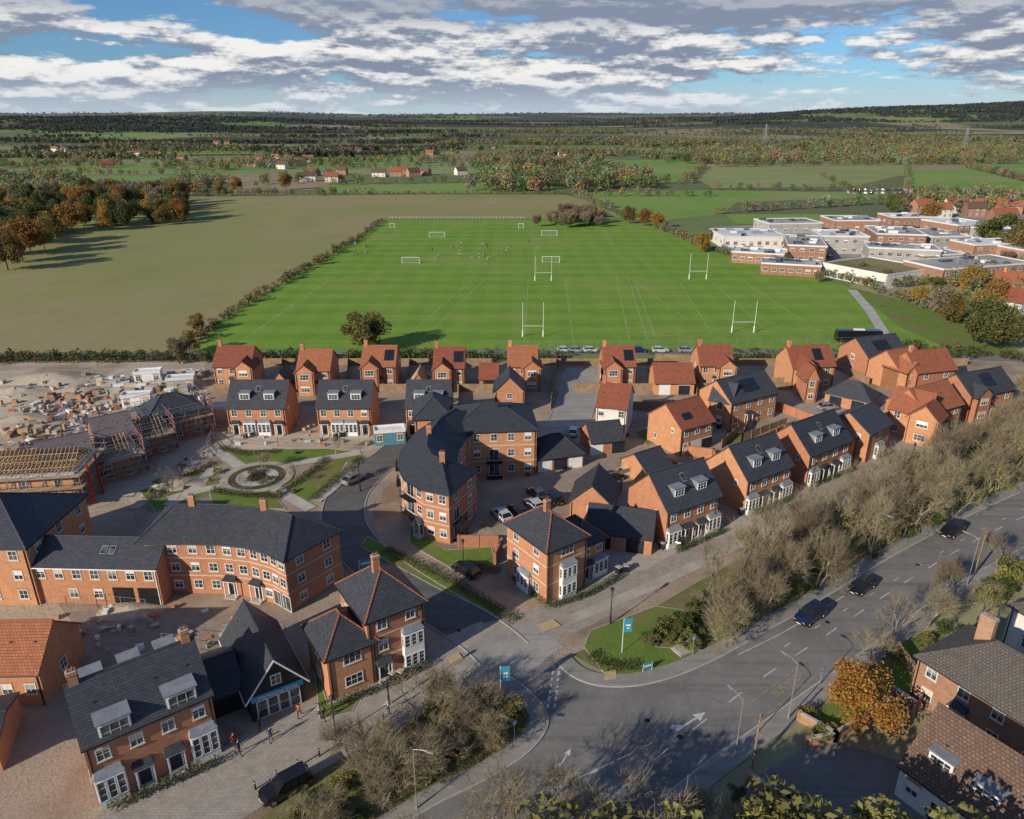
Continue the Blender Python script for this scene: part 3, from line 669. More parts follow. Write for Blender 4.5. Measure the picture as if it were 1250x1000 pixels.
for a in ((60,465,7,1.8),(20,480,6,1.4),(95,478,4,1.2),(30,515,5,1.5),(220,590,3,.8),(160,745,2.5,.7)): heap(*a)
heap(300,770,2,.8,'gravel')
for (x, y, c) in ((165,470,'white'),(205,478,'panel_grey'),(150,500,'white'),(255,515,'cream'),(458,545,'netting_blue')):
    g = G(x, y); b = Bld(pos=g, ang=radians(12)); b.vol(0,0,5.5,2.5,2.5,0,'flat','flatroof_white',c,Fr='w.w'); b.done('site_cabin')
# ------------------------------------------------------------------ ground
def hz(x, y):
    if y < 1100: return 0.
    t = min(1, (y-1100)/7000.); t = t*t*(3-2*t)
    n1 = noise.noise(Vector((x/1900., y/1400., 3.1))); n2 = noise.noise(Vector((x/600., y/500., 7.7)))
    f_ = min(1, max(0, y-1100)/3500.)
    z = 98*t+n1*52*f_+n2*12*f_
    def rdg(cx, cy, sx, sy, h): 
        u = (x-cx)/sx; v = (y-cy)/sy; return h*math.exp(-(u*u)**2-v*v)
    z += rdg(2600, 4000, 1650, 480, 66)+rdg(-2400, 3500, 1650, 480, 30)+rdg(300, 5600, 1500, 500, 22)
    return max(z, -2)
rows = [-260]; 
while rows[-1] < 15000: rows.append(rows[-1]+max(20, (abs(rows[-1])+100)*.03))
NX = 170; V = []; Fc = []
for y in rows:
    hw = 900+max(0, y)*1.15
    for i in range(NX+1):
        x = (i/NX*2-1)*hw; V.append((x, y, hz(x, y)))
for j in range(len(rows)-1):
    for i in range(NX):
        k = j*(NX+1)+i; Fc.append((k, k+1, k+NX+2, k+NX+1))
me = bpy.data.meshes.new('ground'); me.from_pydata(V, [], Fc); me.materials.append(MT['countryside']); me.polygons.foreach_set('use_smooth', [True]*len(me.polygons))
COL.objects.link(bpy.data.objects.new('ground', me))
def sheet(name, px, z, m, world=False):
    pts = px if world else W_(px); mb = MB(); mb.face([(p[0], p[1], z) for p in pts], m); o = mb.obj(name)
    if o.data.polygons[0].normal.z < 0: o.data.flip_normals()
    return o
def slabarea(name, px, z, m, edge='kerb'):
    pts = W_(px); a = sum(pts[i][0]*pts[(i+1)%len(pts)][1]-pts[(i+1)%len(pts)][0]*pts[i][1] for i in range(len(pts)))
    if a < 0: pts = pts[::-1]
    mb = MB(); mb.face([(p[0], p[1], z) for p in pts], m); n = len(pts)
    for i in range(n):
        p, q = pts[i], pts[(i+1)%n]; l = hypot(q[0]-p[0], q[1]-p[1]) or 1; nx, ny = (q[1]-p[1])/l, -(q[0]-p[0])/l
        mb.face([(p[0]+nx*.0,p[1]+ny*.0,-.1),(q[0],q[1],-.1),(q[0],q[1],z),(p[0],p[1],z)], edge)
        mb.hexa([(p[0],p[1],z-.05),(q[0],q[1],z-.05),(q[0]-nx*.1,q[1]-ny*.1,z-.05),(p[0]-nx*.1,p[1]-ny*.1,z-.05),(p[0],p[1],z+.006),(q[0],q[1],z+.006),(q[0]-nx*.1,q[1]-ny*.1,z+.006),(p[0]-nx*.1,p[1]-ny*.1,z+.006)], edge)
    return mb.obj(name)
def smooth(pts, k=6):
    out = []; n = len(pts)
    for i in range(n-1):
        p0, p1, p2, p3 = pts[max(0,i-1)], pts[i], pts[i+1], pts[min(n-1,i+2)]
        for j in range(k):
            t = j/k
            out.append(tuple(.5*(2*p1[a]+(p2[a]-p0[a])*t+(2*p0[a]-5*p1[a]+4*p2[a]-p3[a])*t*t+(3*p1[a]-p0[a]-3*p2[a]+p3[a])*t**3) for a in (0,1)))
    out.append(pts[-1]); return out
def offs(c, d):
    out = []
    for i in range(len(c)):
        a, b_ = c[max(0,i-1)], c[min(len(c)-1,i+1)]; l = hypot(b_[0]-a[0], b_[1]-a[1]) or 1
        out.append((c[i][0]-(b_[1]-a[1])/l*d, c[i][1]+(b_[0]-a[0])/l*d))
    return out
def ribbon(name, px, w, z, m, kerb=False, k=6):
    c = smooth(W_(px), k); l, r = offs(c, w/2), offs(c, -w/2); mb = MB()
    for i in range(len(c)-1):
        mb.face([(*r[i],z),(*r[i+1],z),(*l[i+1],z),(*l[i],z)], m)
    if kerb:
        for A, Bq in ((l, offs(c, w/2+.15)), (r, offs(c, -w/2-.15))):
            for i in range(len(c)-1):
                mb.hexa([(*A[i],-.05),(*A[i+1],-.05),(*Bq[i+1],-.05),(*Bq[i],-.05),(*A[i],.12),(*A[i+1],.12),(*Bq[i+1],.12),(*Bq[i],.12)], 'kerb')
    return mb.obj(name)
def dashes(name, px, w, z, m, on, off_):
    c = smooth(W_(px), 10); mb = MB()
    L_ = [0]
    for i in range(1, len(c)): L_.append(L_[-1]+hypot(c[i][0]-c[i-1][0], c[i][1]-c[i-1][1]))
    def at(t):
        for i in range(1, len(c)):
            if L_[i] >= t:
                f = (t-L_[i-1])/(L_[i]-L_[i-1]+1e-9); return tuple(c[i-1][a]+(c[i][a]-c[i-1][a])*f for a in (0,1))
        return c[-1]
    t = 0
    while t+on < L_[-1]:
        p, q = at(t), at(t+on); l = hypot(q[0]-p[0], q[1]-p[1]) or 1; nx, ny = -(q[1]-p[1])/l*w/2, (q[0]-p[0])/l*w/2
        mb.face([(p[0]-nx,p[1]-ny,z),(q[0]-nx,q[1]-ny,z),(q[0]+nx,q[1]+ny,z),(p[0]+nx,p[1]+ny,z)], m); t += on+off_
    return mb.obj(name)
# fields
sheet('arable_field', [(-900,436),(225,436),(262,395),(440,288),(470,267),(748,267),(722,246),(690,238),(560,237),(300,238),(235,243),(120,262),(-600,330)], .02, 'arable')
sheet('playing_field', [(232,436),(262,397),(440,290),(472,269),(748,269),(800,276),(860,305),(1035,350),(1180,405),(1180,436)], .03, 'pitch_grass')
sheet('grass_field', [(1035,350),(1190,390),(1260,440),(1180,436),(1100,400)], .035, 'grass')
zz = .05
for nm, pl, m_ in (('grass_field', [(700,239),(722,246),(752,266),(800,270),(880,262),(900,247),(1100,240),(1090,236),(860,232),(700,236)], 'green_field'),
    ('grass_field', [(860,203),(1105,201),(1110,212),(1040,228),(870,230),(845,215)], 'dull_field'),
    ('grass_field', [(730,197),(850,193),(860,203),(835,222),(700,224)], 'green_field'),
    ('grass_field', [(385,226),(640,222),(700,230),(640,236),(390,236)], 'green_field'),
    ('grass_field', [(1110,208),(1250,205),(1330,235),(1100,232)], 'green_field'),
    ('arable_field', [(250,214),(400,208),(420,220),(380,232),(235,236)], 'brown_field'),
    ('grass_field', [(30,205),(180,202),(200,208),(20,213)], 'green_field'),
    ('grass_field', [(400,206),(560,203),(600,212),(400,214)], 'dull_field'),
    ('arable_field', [(50,192),(130,191),(140,197),(40,199)], 'brown_field'),
    ('grass_field', [(150,184),(330,183),(340,188),(140,190)], 'green_field'),
    ('grass_field', [(360,190),(560,188),(570,194),(360,197)], 'green_field'),
    ('arable_field', [(600,186),(780,184),(790,190),(600,192)], 'dull_field'),
    ('sports_court', [(885,262),(1040,262),(1060,274),(900,274)], 'green_field'),
    ('school_grounds', [(870,278),(1250,256),(1420,330),(1250,352),(1100,345),(1000,334),(880,305)], 'pavement')):
    zz += .012; sheet(nm, pl, zz, m_)
# estate base
sheet('estate_ground', [(-400,441),(1330,441),(1500,560),(1290,570),(1130,655),(880,790),(700,800),(560,1010),(-300,1200)], .012, 'soil')
sheet('rough_verge', [(1330,480),(1330,585),(1250,600),(1000,735),(880,803),(770,838),(700,800),(870,700),(1100,585),(1190,520)], .02, 'rough_grass')
sheet('rough_verge', [(640,850),(655,890),(600,935),(480,1010),(300,1100),(200,1100),(400,930),(560,850)], .022, 'rough_grass')
sheet('building_site_ground', [(-300,443),(250,443),(260,560),(170,620),(-300,660)], .018, 'site_ground')
main_up = [(1330,565),(1250,600),(1180,632),(1090,680),(1000,735),(930,775),(880,803),(830,825),(780,838),(730,838),(697,826),(678,808),(672,792)]
main_lo = [(1330,628),(1250,668),(1180,706),(1120,746),(1060,790),(1000,832),(930,882),(860,932),(795,985),(740,1040),(700,1090)]
lcurve = [(560,792),(600,812),(640,838),(666,866),(668,890),(645,920),(595,952),(530,985),(460,1030),(400,1080)]
sheet('main_road', main_up+[(640,768),(600,775)]+lcurve+main_lo[::-1], .03, 'asphalt')
sm = lambda pl: smooth(W_(pl), 5)
def pave(name, pl, w, side, z=.13, m='pavement'):
    c = sm(pl); o = offs(c, w*side); k = offs(c, .15*side); mb = MB()
    for i in range(len(c)-1):
        mb.face([(*k[i],z-.004),(*k[i+1],z-.004),(*o[i+1],z-.004),(*o[i],z-.004)], m)
        mb.face([(*c[i],0),(*c[i+1],0),(*c[i+1],z),(*c[i],z)], 'kerb'); mb.face([(*c[i],z),(*c[i+1],z),(*k[i+1],z),(*k[i],z)], 'kerb')
        mb.face([(*o[i],-.1),(*o[i+1],-.1),(*o[i+1],z-.004),(*o[i],z-.004)], m)
    return mb.obj(name)
pave('pavement', main_up[:-1], 1.9, -1); pave('pavement', main_lo[:-1], 2.0, 1); pave('pavement', lcurve[1:], 1.9, -1)
sideR = [(618,800),(585,772),(530,738),(478,704),(440,672),(420,640),(424,606),(448,578),(478,556),(505,532)]
ribbon('pavement', [(575,752),(520,716),(480,690),(462,668),(448,640),(452,610),(470,590)], 1.8, .034, 'setts')
ribbon('side_street', sideR, 6.2, .036, 'asphalt_new', True)
ribbon('estate_lane', [(600,782),(650,768),(710,742),(780,706),(850,672),(930,634),(1010,600),(1085,567),(1140,546)], 6.4, .042, 'setts')
ribbon('estate_lane', [(612,783),(560,806),(490,842),(420,878),(350,916),(270,962),(190,1010),(110,1060)], 8.5, .044, 'setts')
ribbon('footpath', [(700,755),(780,722),(850,690),(930,652),(1010,617),(1090,582),(1180,540)], 1.6, .05, 'gravel')
sheet('junction_paving', [(560,800),(600,770),(655,765),(690,790),(672,800),(640,830)], .048, 'asphalt_pale')
ribbon('back_street', [(712,450),(706,480),(694,515),(672,548)], 8, .036, 'asphalt_pale', True)
ribbon('back_street', [(940,515),(985,500),(1040,505),(1080,530),(1110,560)], 6.5, .038, 'setts')
ribbon('back_street', [(985,500),(960,480),(960,460)], 5, .04, 'setts')
ribbon('back_street', [(1040,505),(1070,485),(1090,470)], 4, .041, 'block_paving')
sheet('parking_court', [(604,640),(600,605),(655,585),(715,565),(790,545),(818,560),(800,585),(720,600),(690,625),(640,650)], .03, 'block_paving')
sheet('paved_yard', [(60,750),(180,738),(345,750),(380,765),(330,800),(230,800),(110,812),(95,770)], .03, 'block_paving')
sheet('paved_yard', [(0,735),(70,735),(95,770),(0,765)], .034, 'site_ground')
sheet('driveway', [(745,700),(740,672),(800,655),(830,672),(790,695)], .046, 'setts')
sheet('driveway', [(868,660),(882,645),(905,630),(920,640),(890,652)], .046, 'setts')
sheet('driveway', [(262,530),(480,528),(500,540),(440,552),(280,548)], .03, 'site_ground')
ribbon('back_lane', [(-400,437),(200,434),(600,431),(1000,431),(1330,441)], 5.5, .045, 'asphalt')
ribbon('school_path', [(1040,354),(1062,380),(1082,412)], 3, .06, 'concrete')
for pl in ([(712,790),(720,770),(800,740),(835,745),(800,790),(870,795),(800,828),(740,826)],[(448,655),(520,690),(600,735),(618,746),(608,752),(540,722),(440,668)],
           [(255,600),(330,598),(350,622),(260,620)],[(345,598),(405,560),(440,552),(445,560),(400,600),(370,615)],[(275,550),(400,548),(430,552),(340,572),(300,568)],[(170,600),(240,575),(275,590),(240,612),(190,625)],
           [(380,790),(400,860),(440,850),(430,870),(390,880)],[(775,528),(800,520),(812,535),(790,545)],[(905,535),(940,520),(955,530),(920,545)],[(880,535),(905,528),(910,540),(890,548)],[(1100,455),(1130,470),(1110,480),(1085,470)],
           [(500,640),(545,672),(600,668),(606,690),(560,700),(500,665)]):
    slabarea('lawn', pl, .09, 'grass', 'concrete')
mb = MB(); c = G(314,583)
for i in range(28):
    a0, a1 = 2*pi*i/28, 2*pi*(i+1)/28
    for r0, r1, m_ in ((0,1.6,'bed'),(1.6,3.4,'stone_path'),(3.4,4.6,'bed'),(4.6,5.9,'gravel')):
        mb.face([(c[0]+cos(a0)*r0,c[1]+sin(a0)*r0,.14),(c[0]+cos(a0)*r1,c[1]+sin(a0)*r1,.14),(c[0]+cos(a1)*r1,c[1]+sin(a1)*r1,.14),(c[0]+cos(a1)*r0,c[1]+sin(a1)*r0,.14)], m_)
mb.obj('garden_circle')
zz = .11
for pl in ([(262,548),(285,565),(305,578)],[(325,588),(355,608),(380,622)],[(320,575),(370,565),(440,553)],[(300,590),(250,598),(205,610)],[(205,618),(235,598),(262,572)],[(385,612),(412,590),(430,565)]):
    zz += .003; ribbon('garden_path', pl, 2.0, zz, 'stone_path')
# road markings
dashes('centre_line', [(1300,608),(1200,655),(1110,708),(1020,768),(930,828),(860,880),(790,935),(720,1000)], .12, .036, 'paint_white', 2.2, 3.6)
dashes('lane_line', [(1300,600),(1200,646),(1110,698),(1010,758),(940,800)], .1, .036, 'paint_white', 1.1, 4.5)
dashes('give_way_line', [(676,812),(672,840),(668,868)], .2, .037, 'paint_white', .6, .35)
dashes('give_way_line', [(683,812),(680,840),(676,872)], .2, .037, 'paint_white', .6, .35)
ribbon('edge_line', [(900,800),(960,770),(1030,728)], .1, .037, 'paint_white')
ribbon('edge_line', [(600,1000),(680,962),(750,930)], .1, .037, 'paint_white')
dashes('lane_line', [(640,985),(740,935),(840,885)], .1, .037, 'paint_white', 1.5, 1.8)
def arrow(px, py, ang, s=1.):
    g = G(px, py); mb = MB(); c, d = cos(ang), sin(ang)
    q = lambda X, Y: (g[0]+(X*c-Y*d)*s, g[1]+(X*d+Y*c)*s, .038)
    mb.face([q(-2.2,-.12),(q(.6,-.12)),q(.6,.12),q(-2.2,.12)], 'paint_white'); mb.face([q(.6,-.5),q(1.9,0),q(.6,.5)], 'paint_white'); mb.face([q(-2.2,.12),q(-1.2,.12),q(-2.0,.8),q(-2.6,.6)], 'paint_white')
    mb.obj('road_arrow_marking')
arrow(845,880,radians(35),1.0); arrow(690,925,radians(60),.6)
ma = radians(38)
cu = bpy.data.curves.new('bus_stop_marking', 'FONT'); cu.body = 'BUS STOP'; cu.size = 1.15; cu.materials.append(MT['paint_yellow']); cu.align_x = 'CENTER'
to = bpy.data.objects.new('bus_stop_marking', cu); COL.objects.link(to); g = G(966,838); to.location = (g[0], g[1], .039); to.rotation_euler = (0, 0, ma)
mb = MB(); c, d = cos(ma), sin(ma); g = G(966,840)
q = lambda X, Y: (g[0]+X*c-Y*d, g[1]+X*d+Y*c)
for k in range(6):
    x0 = -5+k*1.8; mb.face([(*q(x0,-.6),.0385),(*q(x0+1.2,-.6),.0385),(*q(x0+1.2,-.5),.0385),(*q(x0,-.5),.0385)], 'paint_yellow'); mb.face([(*q(x0,1.3),.0385),(*q(x0+1.2,1.3),.0385),(*q(x0+1.2,1.4),.0385),(*q(x0,1.4),.0385)], 'paint_yellow')
mb.obj('bus_bay_marking')
for pl in ([(655,765),(675,757),(685,765),(664,773)],[(738,822),(752,818),(752,830),(738,832)],[(652,868),(662,862),(668,878),(658,884)],[(545,805),(560,798),(566,806),(552,814)]):
    sheet('tactile_paving', pl, .15, 'tactile')
mb = MB()
for (px, py) in ((790,880),(1010,760),(560,770),(500,700),(1120,690),(830,900)):
    g = G(px, py); 
    for i in range(12):
        a0, a1 = 2*pi*i/12, 2*pi*(i+1)/12; mb.face([(g[0],g[1],.052),(g[0]+cos(a0)*.28,g[1]+sin(a0)*.28,.052),(g[0]+cos(a1)*.28,g[1]+sin(a1)*.28,.052)], 'black')
mb.obj('manhole_cover')
mb = MB()
def ln(a, b_, w=.14):
    p, q_ = G(*a), G(*b_); l = hypot(q_[0]-p[0], q_[1]-p[1]); nx, ny = -(q_[1]-p[1])/l*w/2, (q_[0]-p[0])/l*w/2
    mb.face([(p[0]-nx,p[1]-ny,.045),(q_[0]-nx,q_[1]-ny,.045),(q_[0]+nx,q_[1]+ny,.045),(p[0]+nx,p[1]+ny,.045)], 'paint_pitch')
for a, b_ in (((488,418),(577,341)),((512,418),(592,341)),((455,391),(840,391)),((540,402),(780,402)),((768,415),(752,337)),((790,415),(766,337)),((592,341),(766,337)),((735,280),(748,300)),((840,391),(766,337)),
    ((505,330),(580,280)),((655,330),(650,281)),((505,330),(655,330)),((580,281),(650,281)),((345,372),(470,372)),((310,405),(420,330)),((650,300),(760,300)),((760,300),(800,330)),((800,330),(650,330)),
    ((800,412),(775,345)),((1000,405),(910,345)),((775,345),(910,345)),((800,410),(1010,408)),((870,410),(830,345)),((940,408),(870,345)),((640,418),(645,341)),((700,418),(690,341)),((330,392),(480,392)),((290,420),(360,372))):
    ln(a, b_)
mb.obj('pitch_markings')
# ------------------------------------------------------------------ vegetation
def fastmesh(name, V, tint, mats, nv=4):
    n = len(V)//nv; me = bpy.data.meshes.new(name)
    me.vertices.add(len(V)); me.vertices.foreach_set('co', np.asarray(V, np.float32).ravel())
    me.loops.add(n*nv); me.loops.foreach_set('vertex_index', np.arange(n*nv, dtype=np.int32))
    me.polygons.add(n); me.polygons.foreach_set('loop_start', np.arange(0, n*nv, nv, dtype=np.int32))
    at = me.attributes.new('tint', 'FLOAT_COLOR', 'POINT')
    c = np.ones((len(V), 4), np.float32); c[:, :3] = tint; at.data.foreach_set('color', c.ravel())
    for m_ in mats: me.materials.append(MT[m_])
    me.update(calc_edges=True); return me
def quads(C, S, T, asp=.65):
    n = len(C); a = NR.normal(size=(n,3)); a /= np.linalg.norm(a, axis=1)[:,None]
    b_ = NR.normal(size=(n,3)); b_ -= a*(a*b_).sum(1)[:,None]; b_ /= np.linalg.norm(b_, axis=1)[:,None]
    a = a*S[:,None]; b_ = b_*(S*asp)[:,None]
    V = np.stack([C-a-b_*.6, C+a*.4-b_, C+a+b_*.5, C-a*.3+b_], 1).reshape(-1, 3)
    return V, np.repeat(T, 4, 0)
def tubes(segs, col):
    S = np.asarray(segs); p0, p1 = S[:,0:3], S[:,3:6]; d = p1-p0; d /= np.linalg.norm(d, axis=1)[:,None]+1e-9
    ref = np.where(np.abs(d[:,2:3]) > .9, np.array([[1.,0,0]]), np.array([[0,0,1.]])); u = np.cross(d, ref); u /= np.linalg.norm(u, axis=1)[:,None]; w = np.cross(d, u)
    out = []
    K = 3
    for k in range(K):
        t0, t1 = 2*pi*k/K, 2*pi*(k+1)/K
        e0 = u*cos(t0)+w*sin(t0); e1 = u*cos(t1)+w*sin(t1); r0 = S[:,6:7]; r1 = S[:,7:8]
        out.append(np.stack([p0+e0*r0, p0+e1*r0, p1+e1*r1, p1+e0*r1], 1).reshape(-1, 3))
    V = np.concatenate(out); c = np.repeat(np.tile(np.asarray(col), (K, 1)), 4, 0) if np.ndim(col) == 2 else np.tile(np.asarray(col), (len(V), 1))
    return V, c
def branches(r, h, spread=.5, depth=5, stems=1, kids=3):
    segs = []; ends = []
    def go(p, d, L_, rad, dep):
        k = 2
        for i in range(k):
            d = (d+Vector((r.gauss(0,.13), r.gauss(0,.13), r.gauss(0,.08)+.05))).normalized()
            q = p+d*(L_/k); segs.append((*p, *q, rad*(1-.2*i), rad*(1-.2*(i+1)))); p = q
        if dep == 0: ends.append(tuple(p)); return
        for j in range(kids if dep > 1 else kids+1):
            a = r.uniform(0, 2*pi); n = d.orthogonal().normalized(); n = Matrix.Rotation(a, 3, d) @ n
            go(p-d*(L_*r.uniform(0,.4)), (d+n*r.uniform(.45, 1.)*spread*2).normalized(), L_*r.uniform(.6,.82), rad*.58, dep-1)
    for s_ in range(stems):
        a = r.uniform(0, 2*pi); t = r.uniform(.1,.5) if stems > 1 else .05
        go(Vector((cos(a)*.3*(stems>1), sin(a)*.3*(stems>1), -.1)), Vector((cos(a)*t, sin(a)*t, 1)).normalized(), h*.3, h*.02/(stems**.4), depth)
    return segs, ends
def norm_h(segs, ends, h, w):
    S = np.array(segs); z = max(S[:,5].max(), .1); xy = np.percentile(np.abs(S[:,3:5]), 97); fz, fx = h/z, w/xy
    S[:,[2,5]] *= fz; S[:,[0,1,3,4]] *= fx; E = np.array(ends); E[:,2] *= fz; E[:,:2] *= fx; return S, E
def bare_tree(seed, h, w, stems, leafn, leafcol, bark=(.24,.205,.155)):
    r = random.Random(seed); s_, e = branches(r, h, .5, 5, stems, 3 if stems == 1 else 2+(stems < 3)); S, E = norm_h(s_, e, h, w)
    S[:,6:] = np.maximum(S[:,6:]*1.2, .016)
    n = len(S); col = np.array(bark)*NR.uniform(.7, 1.5, (n,1)); thin = S[:,6] < .03; col[thin] = np.array((.26,.215,.145))*NR.uniform(.6,1.3,(thin.sum(),1))
    V, c = tubes(S, col)
    tw = []
    for p in E:
        for _ in range(3):
            d = NR.normal(size=3)*.45+np.array([p[0], p[1], 3.])*.14; tw.append((*p, *(p+d*.9), .013, .005))
    V2, c2 = tubes(tw, np.array((.27,.22,.145))*NR.uniform(.6,1.3,(len(tw),1)))
    pos = E[NR.integers(0, len(E), leafn)]*np.array([.9,.9,.75])+NR.normal(size=(leafn,3))*.35
    V3, c3 = quads(pos, NR.uniform(.05,.11,leafn), np.array(leafcol)*NR.uniform(.6,1.5,(leafn,1)))
    return fastmesh('bare_tree', np.concatenate([V,V2,V3]), np.concatenate([c,c2,c3]), ['foliage'])
def leafy(seed, h, w, n, col, col2, size=.22, trunk=.25, shape='round', lobes=16, name='tree'):
    r = np.random.default_rng(seed); th = h*trunk
    s_, e = branches(random.Random(seed), h*.85, .5, 3, 1, 3); S, E = norm_h(s_, e, h*.85, w*.75)
    V, c = tubes(S, (.10,.075,.055))
    cz = (h+th)/2; rz = (h-th)/2
    L_ = []
    while len(L_) < lobes:
        p = r.uniform(-1, 1, 3)
        if (p**2).sum() > 1: continue
        if shape == 'cone' and hypot(p[0], p[1]) > .6*(1-p[2])+.12: continue
        L_.append(p)
    L_ = np.array(L_); k = r.integers(0, lobes, n)
    lr = r.uniform(.26, .46, lobes)
    d = r.normal(size=(n,3)); d /= np.linalg.norm(d, axis=1)[:,None]; rr = r.random(n)**.4
    q = L_[k]*.78+d*(lr[k]*rr)[:,None]
    pos = np.stack([q[:,0]*w, q[:,1]*w, cz+q[:,2]*rz], 1)
    mixf = (r.random(lobes)[k]*.7+r.random(n)*.3)[:,None]; T = (np.array(col)*(1-mixf)+np.array(col2)*mixf)*r.uniform(.7,1.25,(n,1))
    V2, c2 = quads(pos, r.uniform(.6,1.3,n)*size, T)
    return fastmesh(name, np.concatenate([V,V2]), np.concatenate([c,c2]), ['foliage'])
GREEN, GREEN2 = (.055,.09,.024), (.095,.125,.034); OR, OR2 = (.30,.18,.045), (.22,.13,.04); OL, OL2 = (.16,.15,.05), (.12,.125,.042); BR, BR2 = (.22,.175,.11), (.17,.14,.095)
def put(me, name, x, y, s=1., sz=None, z=0., rot=None):
    o = bpy.data.objects.new(name, me); COL.objects.link(o); o.location = (x, y, z); o.rotation_euler = (0, 0, R.uniform(0, 6.3) if rot is None else rot); o.scale = (s, s, sz or s); return o
BARE = [bare_tree(20+i, 7.0, 2.9, st, lf, lc) for i, (st, lf, lc) in enumerate([(3,250,(.20,.20,.05)),(4,80,(.26,.21,.06)),(2,500,(.17,.18,.05)),(2,60,(.25,.19,.07)),(3,350,(.24,.22,.06)),(1,150,(.26,.21,.06))])]
TALLB = [bare_tree(50+i, 9.5, 4.2, 1, 60, (.2,.15,.05)) for i in range(2)]
BUSH = [leafy(60+i, 2.2, 1.6, 1500, c1, c2, .1, .0, lobes=9, name='shrub') for i, (c1, c2) in enumerate([(OL,GREEN2),(GREEN,GREEN2),(BR,OL),((.22,.19,.06),OL)])]
OAK = leafy(80, 11, 6.2, 6500, (.19,.16,.05), OL2, .3, .12, lobes=22); ORANGE = leafy(81, 8.0, 4.1, 8000, (.38,.22,.045), (.31,.16,.04), .13, .1, lobes=22)
AUT = [leafy(82+i, 9, 4.4, 5000, a, b_, .22, .12, lobes=18) for i, (a, b_) in enumerate([(OR,OR2),(OL,OR2),(GREEN,OL),(BR,BR2)])]
CON = [leafy(90+i, 15, 4.8, 5000, (.055,.075,.03), (.10,.11,.045), .36, .03, 'cone', 30, 'pine_tree') for i in range(3)]
belt = [(850,785),(835,752),(900,700),(960,660),(1050,622),(1120,585),(1200,540),(1250,500),(1300,510),(1300,572),(1240,596),(1170,628),(1080,676),(1000,722),(930,762),(880,790)]
for (x, y) in scat(W_(belt), 112, 8): put(R.choice(BARE), 'bare_tree', x, y, R.uniform(.7,1.15), R.uniform(.85,1.35))
for (x, y) in scat(W_(belt), 55, 9): put(R.choice(BUSH), 'shrub', x, y, R.uniform(.4,1.0))
for (x, y) in scat(W_([(790,800),(800,770),(850,752),(870,790)]), 14, 12): put(R.choice(BUSH), 'shrub', x, y, R.uniform(.6,1.0))
low = [(440,925),(500,878),(580,850),(632,862),(640,890),(590,925),(500,972),(400,1030),(330,1060),(370,985)]
for (x, y) in scat(W_(low), 24, 10): put(R.choice(BARE), 'bare_tree', x, y, R.uniform(.65,.95), R.uniform(.5,.72))
for (x, y) in scat(W_(low), 36, 11): put(R.choice(BUSH), 'shrub', x, y, R.uniform(.4,1.0))
for (px, py, s_) in ((690,1065,.9),(745,1075,.9),(800,1060,.7),(640,1090,1.),(850,1040,.6),(600,1085,1.),(560,1070,.9),(780,1100,1.1),(860,1090,.9),(900,1060,.6)): put(R.choice(TALLB), 'bare_tree', *G(px,py), s_)
# neighbours' trees south of the view, shading the lower road and gardens
for (px, py, s_) in ((880,1150,1.05),(960,1170,1.1),(1040,1140,1.0),(1110,1180,1.1),(1010,1230,1.2),(700,1190,1.1),(800,1200,1.1)): put(OAK if s_ > 1.04 else AUT[1], 'oak_tree', *G(px,py), s_)
for (px, py) in ((1165,728),(1090,780),(1215,700),(1190,760),(1060,815),(1130,765)): put(R.choice(BARE), 'bare_tree', *G(px,py), .75)
put(ORANGE, 'copper_beech_tree', *G(1052,888), .95)
for (px, py, s_) in ((1205,735,1.2),(1220,730,1.3),(1150,775,.9),(1130,790,.8),(1088,800,.9),(1000,905,.8),(985,875,.7),(1225,715,1.4),(1235,700,1.2),(1010,895,.6),(1085,880,.7),(900,975,.6)): put(R.choice(BUSH), 'shrub', *G(px,py), s_)
put(OAK, 'oak_tree', *G(447,428), 1.0)
for (px, py, s_, k) in ((855,308,1.0,0),(787,276,1.1,0),(768,273,1.1,1),(803,279,1.,0),(1210,385,1.3,0),(1180,362,1.2,0),(1200,425,1.5,2),(1160,395,1.0,1),(1222,425,1.3,2),(1195,400,1.2,1),(1235,305,2.0,2),(1205,300,1.7,2),(1250,320,2.,1),
    (242,405,.6,1),(232,432,.7,1),(222,440,.7,3),(1045,340,.8,3),(1080,350,.7,1),(1120,372,.7,0),(960,325,.6,1),(40,312,1.9,0),(10,330,1.9,1),(65,298,1.7,1),(25,300,2.0,2),(1150,380,.9,3),(1090,262,1.5,2),(1135,275,1.5,0),(1000,345,.5,3),(870,295,.7,1),
    (-20,315,2.,0),(50,285,2.,2),(0,290,2.,1),(350,232,1.6,0),(90,284,1.8,0),(290,236,1.5,0),(270,240,1.3,1),(1180,335,.9,1),(1225,330,.9,3),(1140,360,.8,2),(15,322,1.7,0),(55,305,1.6,1),(130,282,1.4,0),(200,275,1.3,1)):
    put(AUT[k], 'autumn_tree', *G(px,py), s_)
for (x, y) in scat(W_([(20,300),(90,280),(150,277),(232,270),(238,250),(120,243),(0,253),(-60,300)]), 150, 14):
    if R.random() < .45: put(R.choice(CON), 'pine_tree', x, y, R.uniform(.75,1.2))
    else: put(AUT[R.choice([1,2,0,3,0])], 'autumn_tree', x, y, R.uniform(1.2,1.9))
for (x, y) in scat(W_([(655,278),(700,280),(735,278),(728,264),(690,262),(660,266)]), 32, 15): put(AUT[3], 'autumn_tree', x, y, R.uniform(.7,1.0))
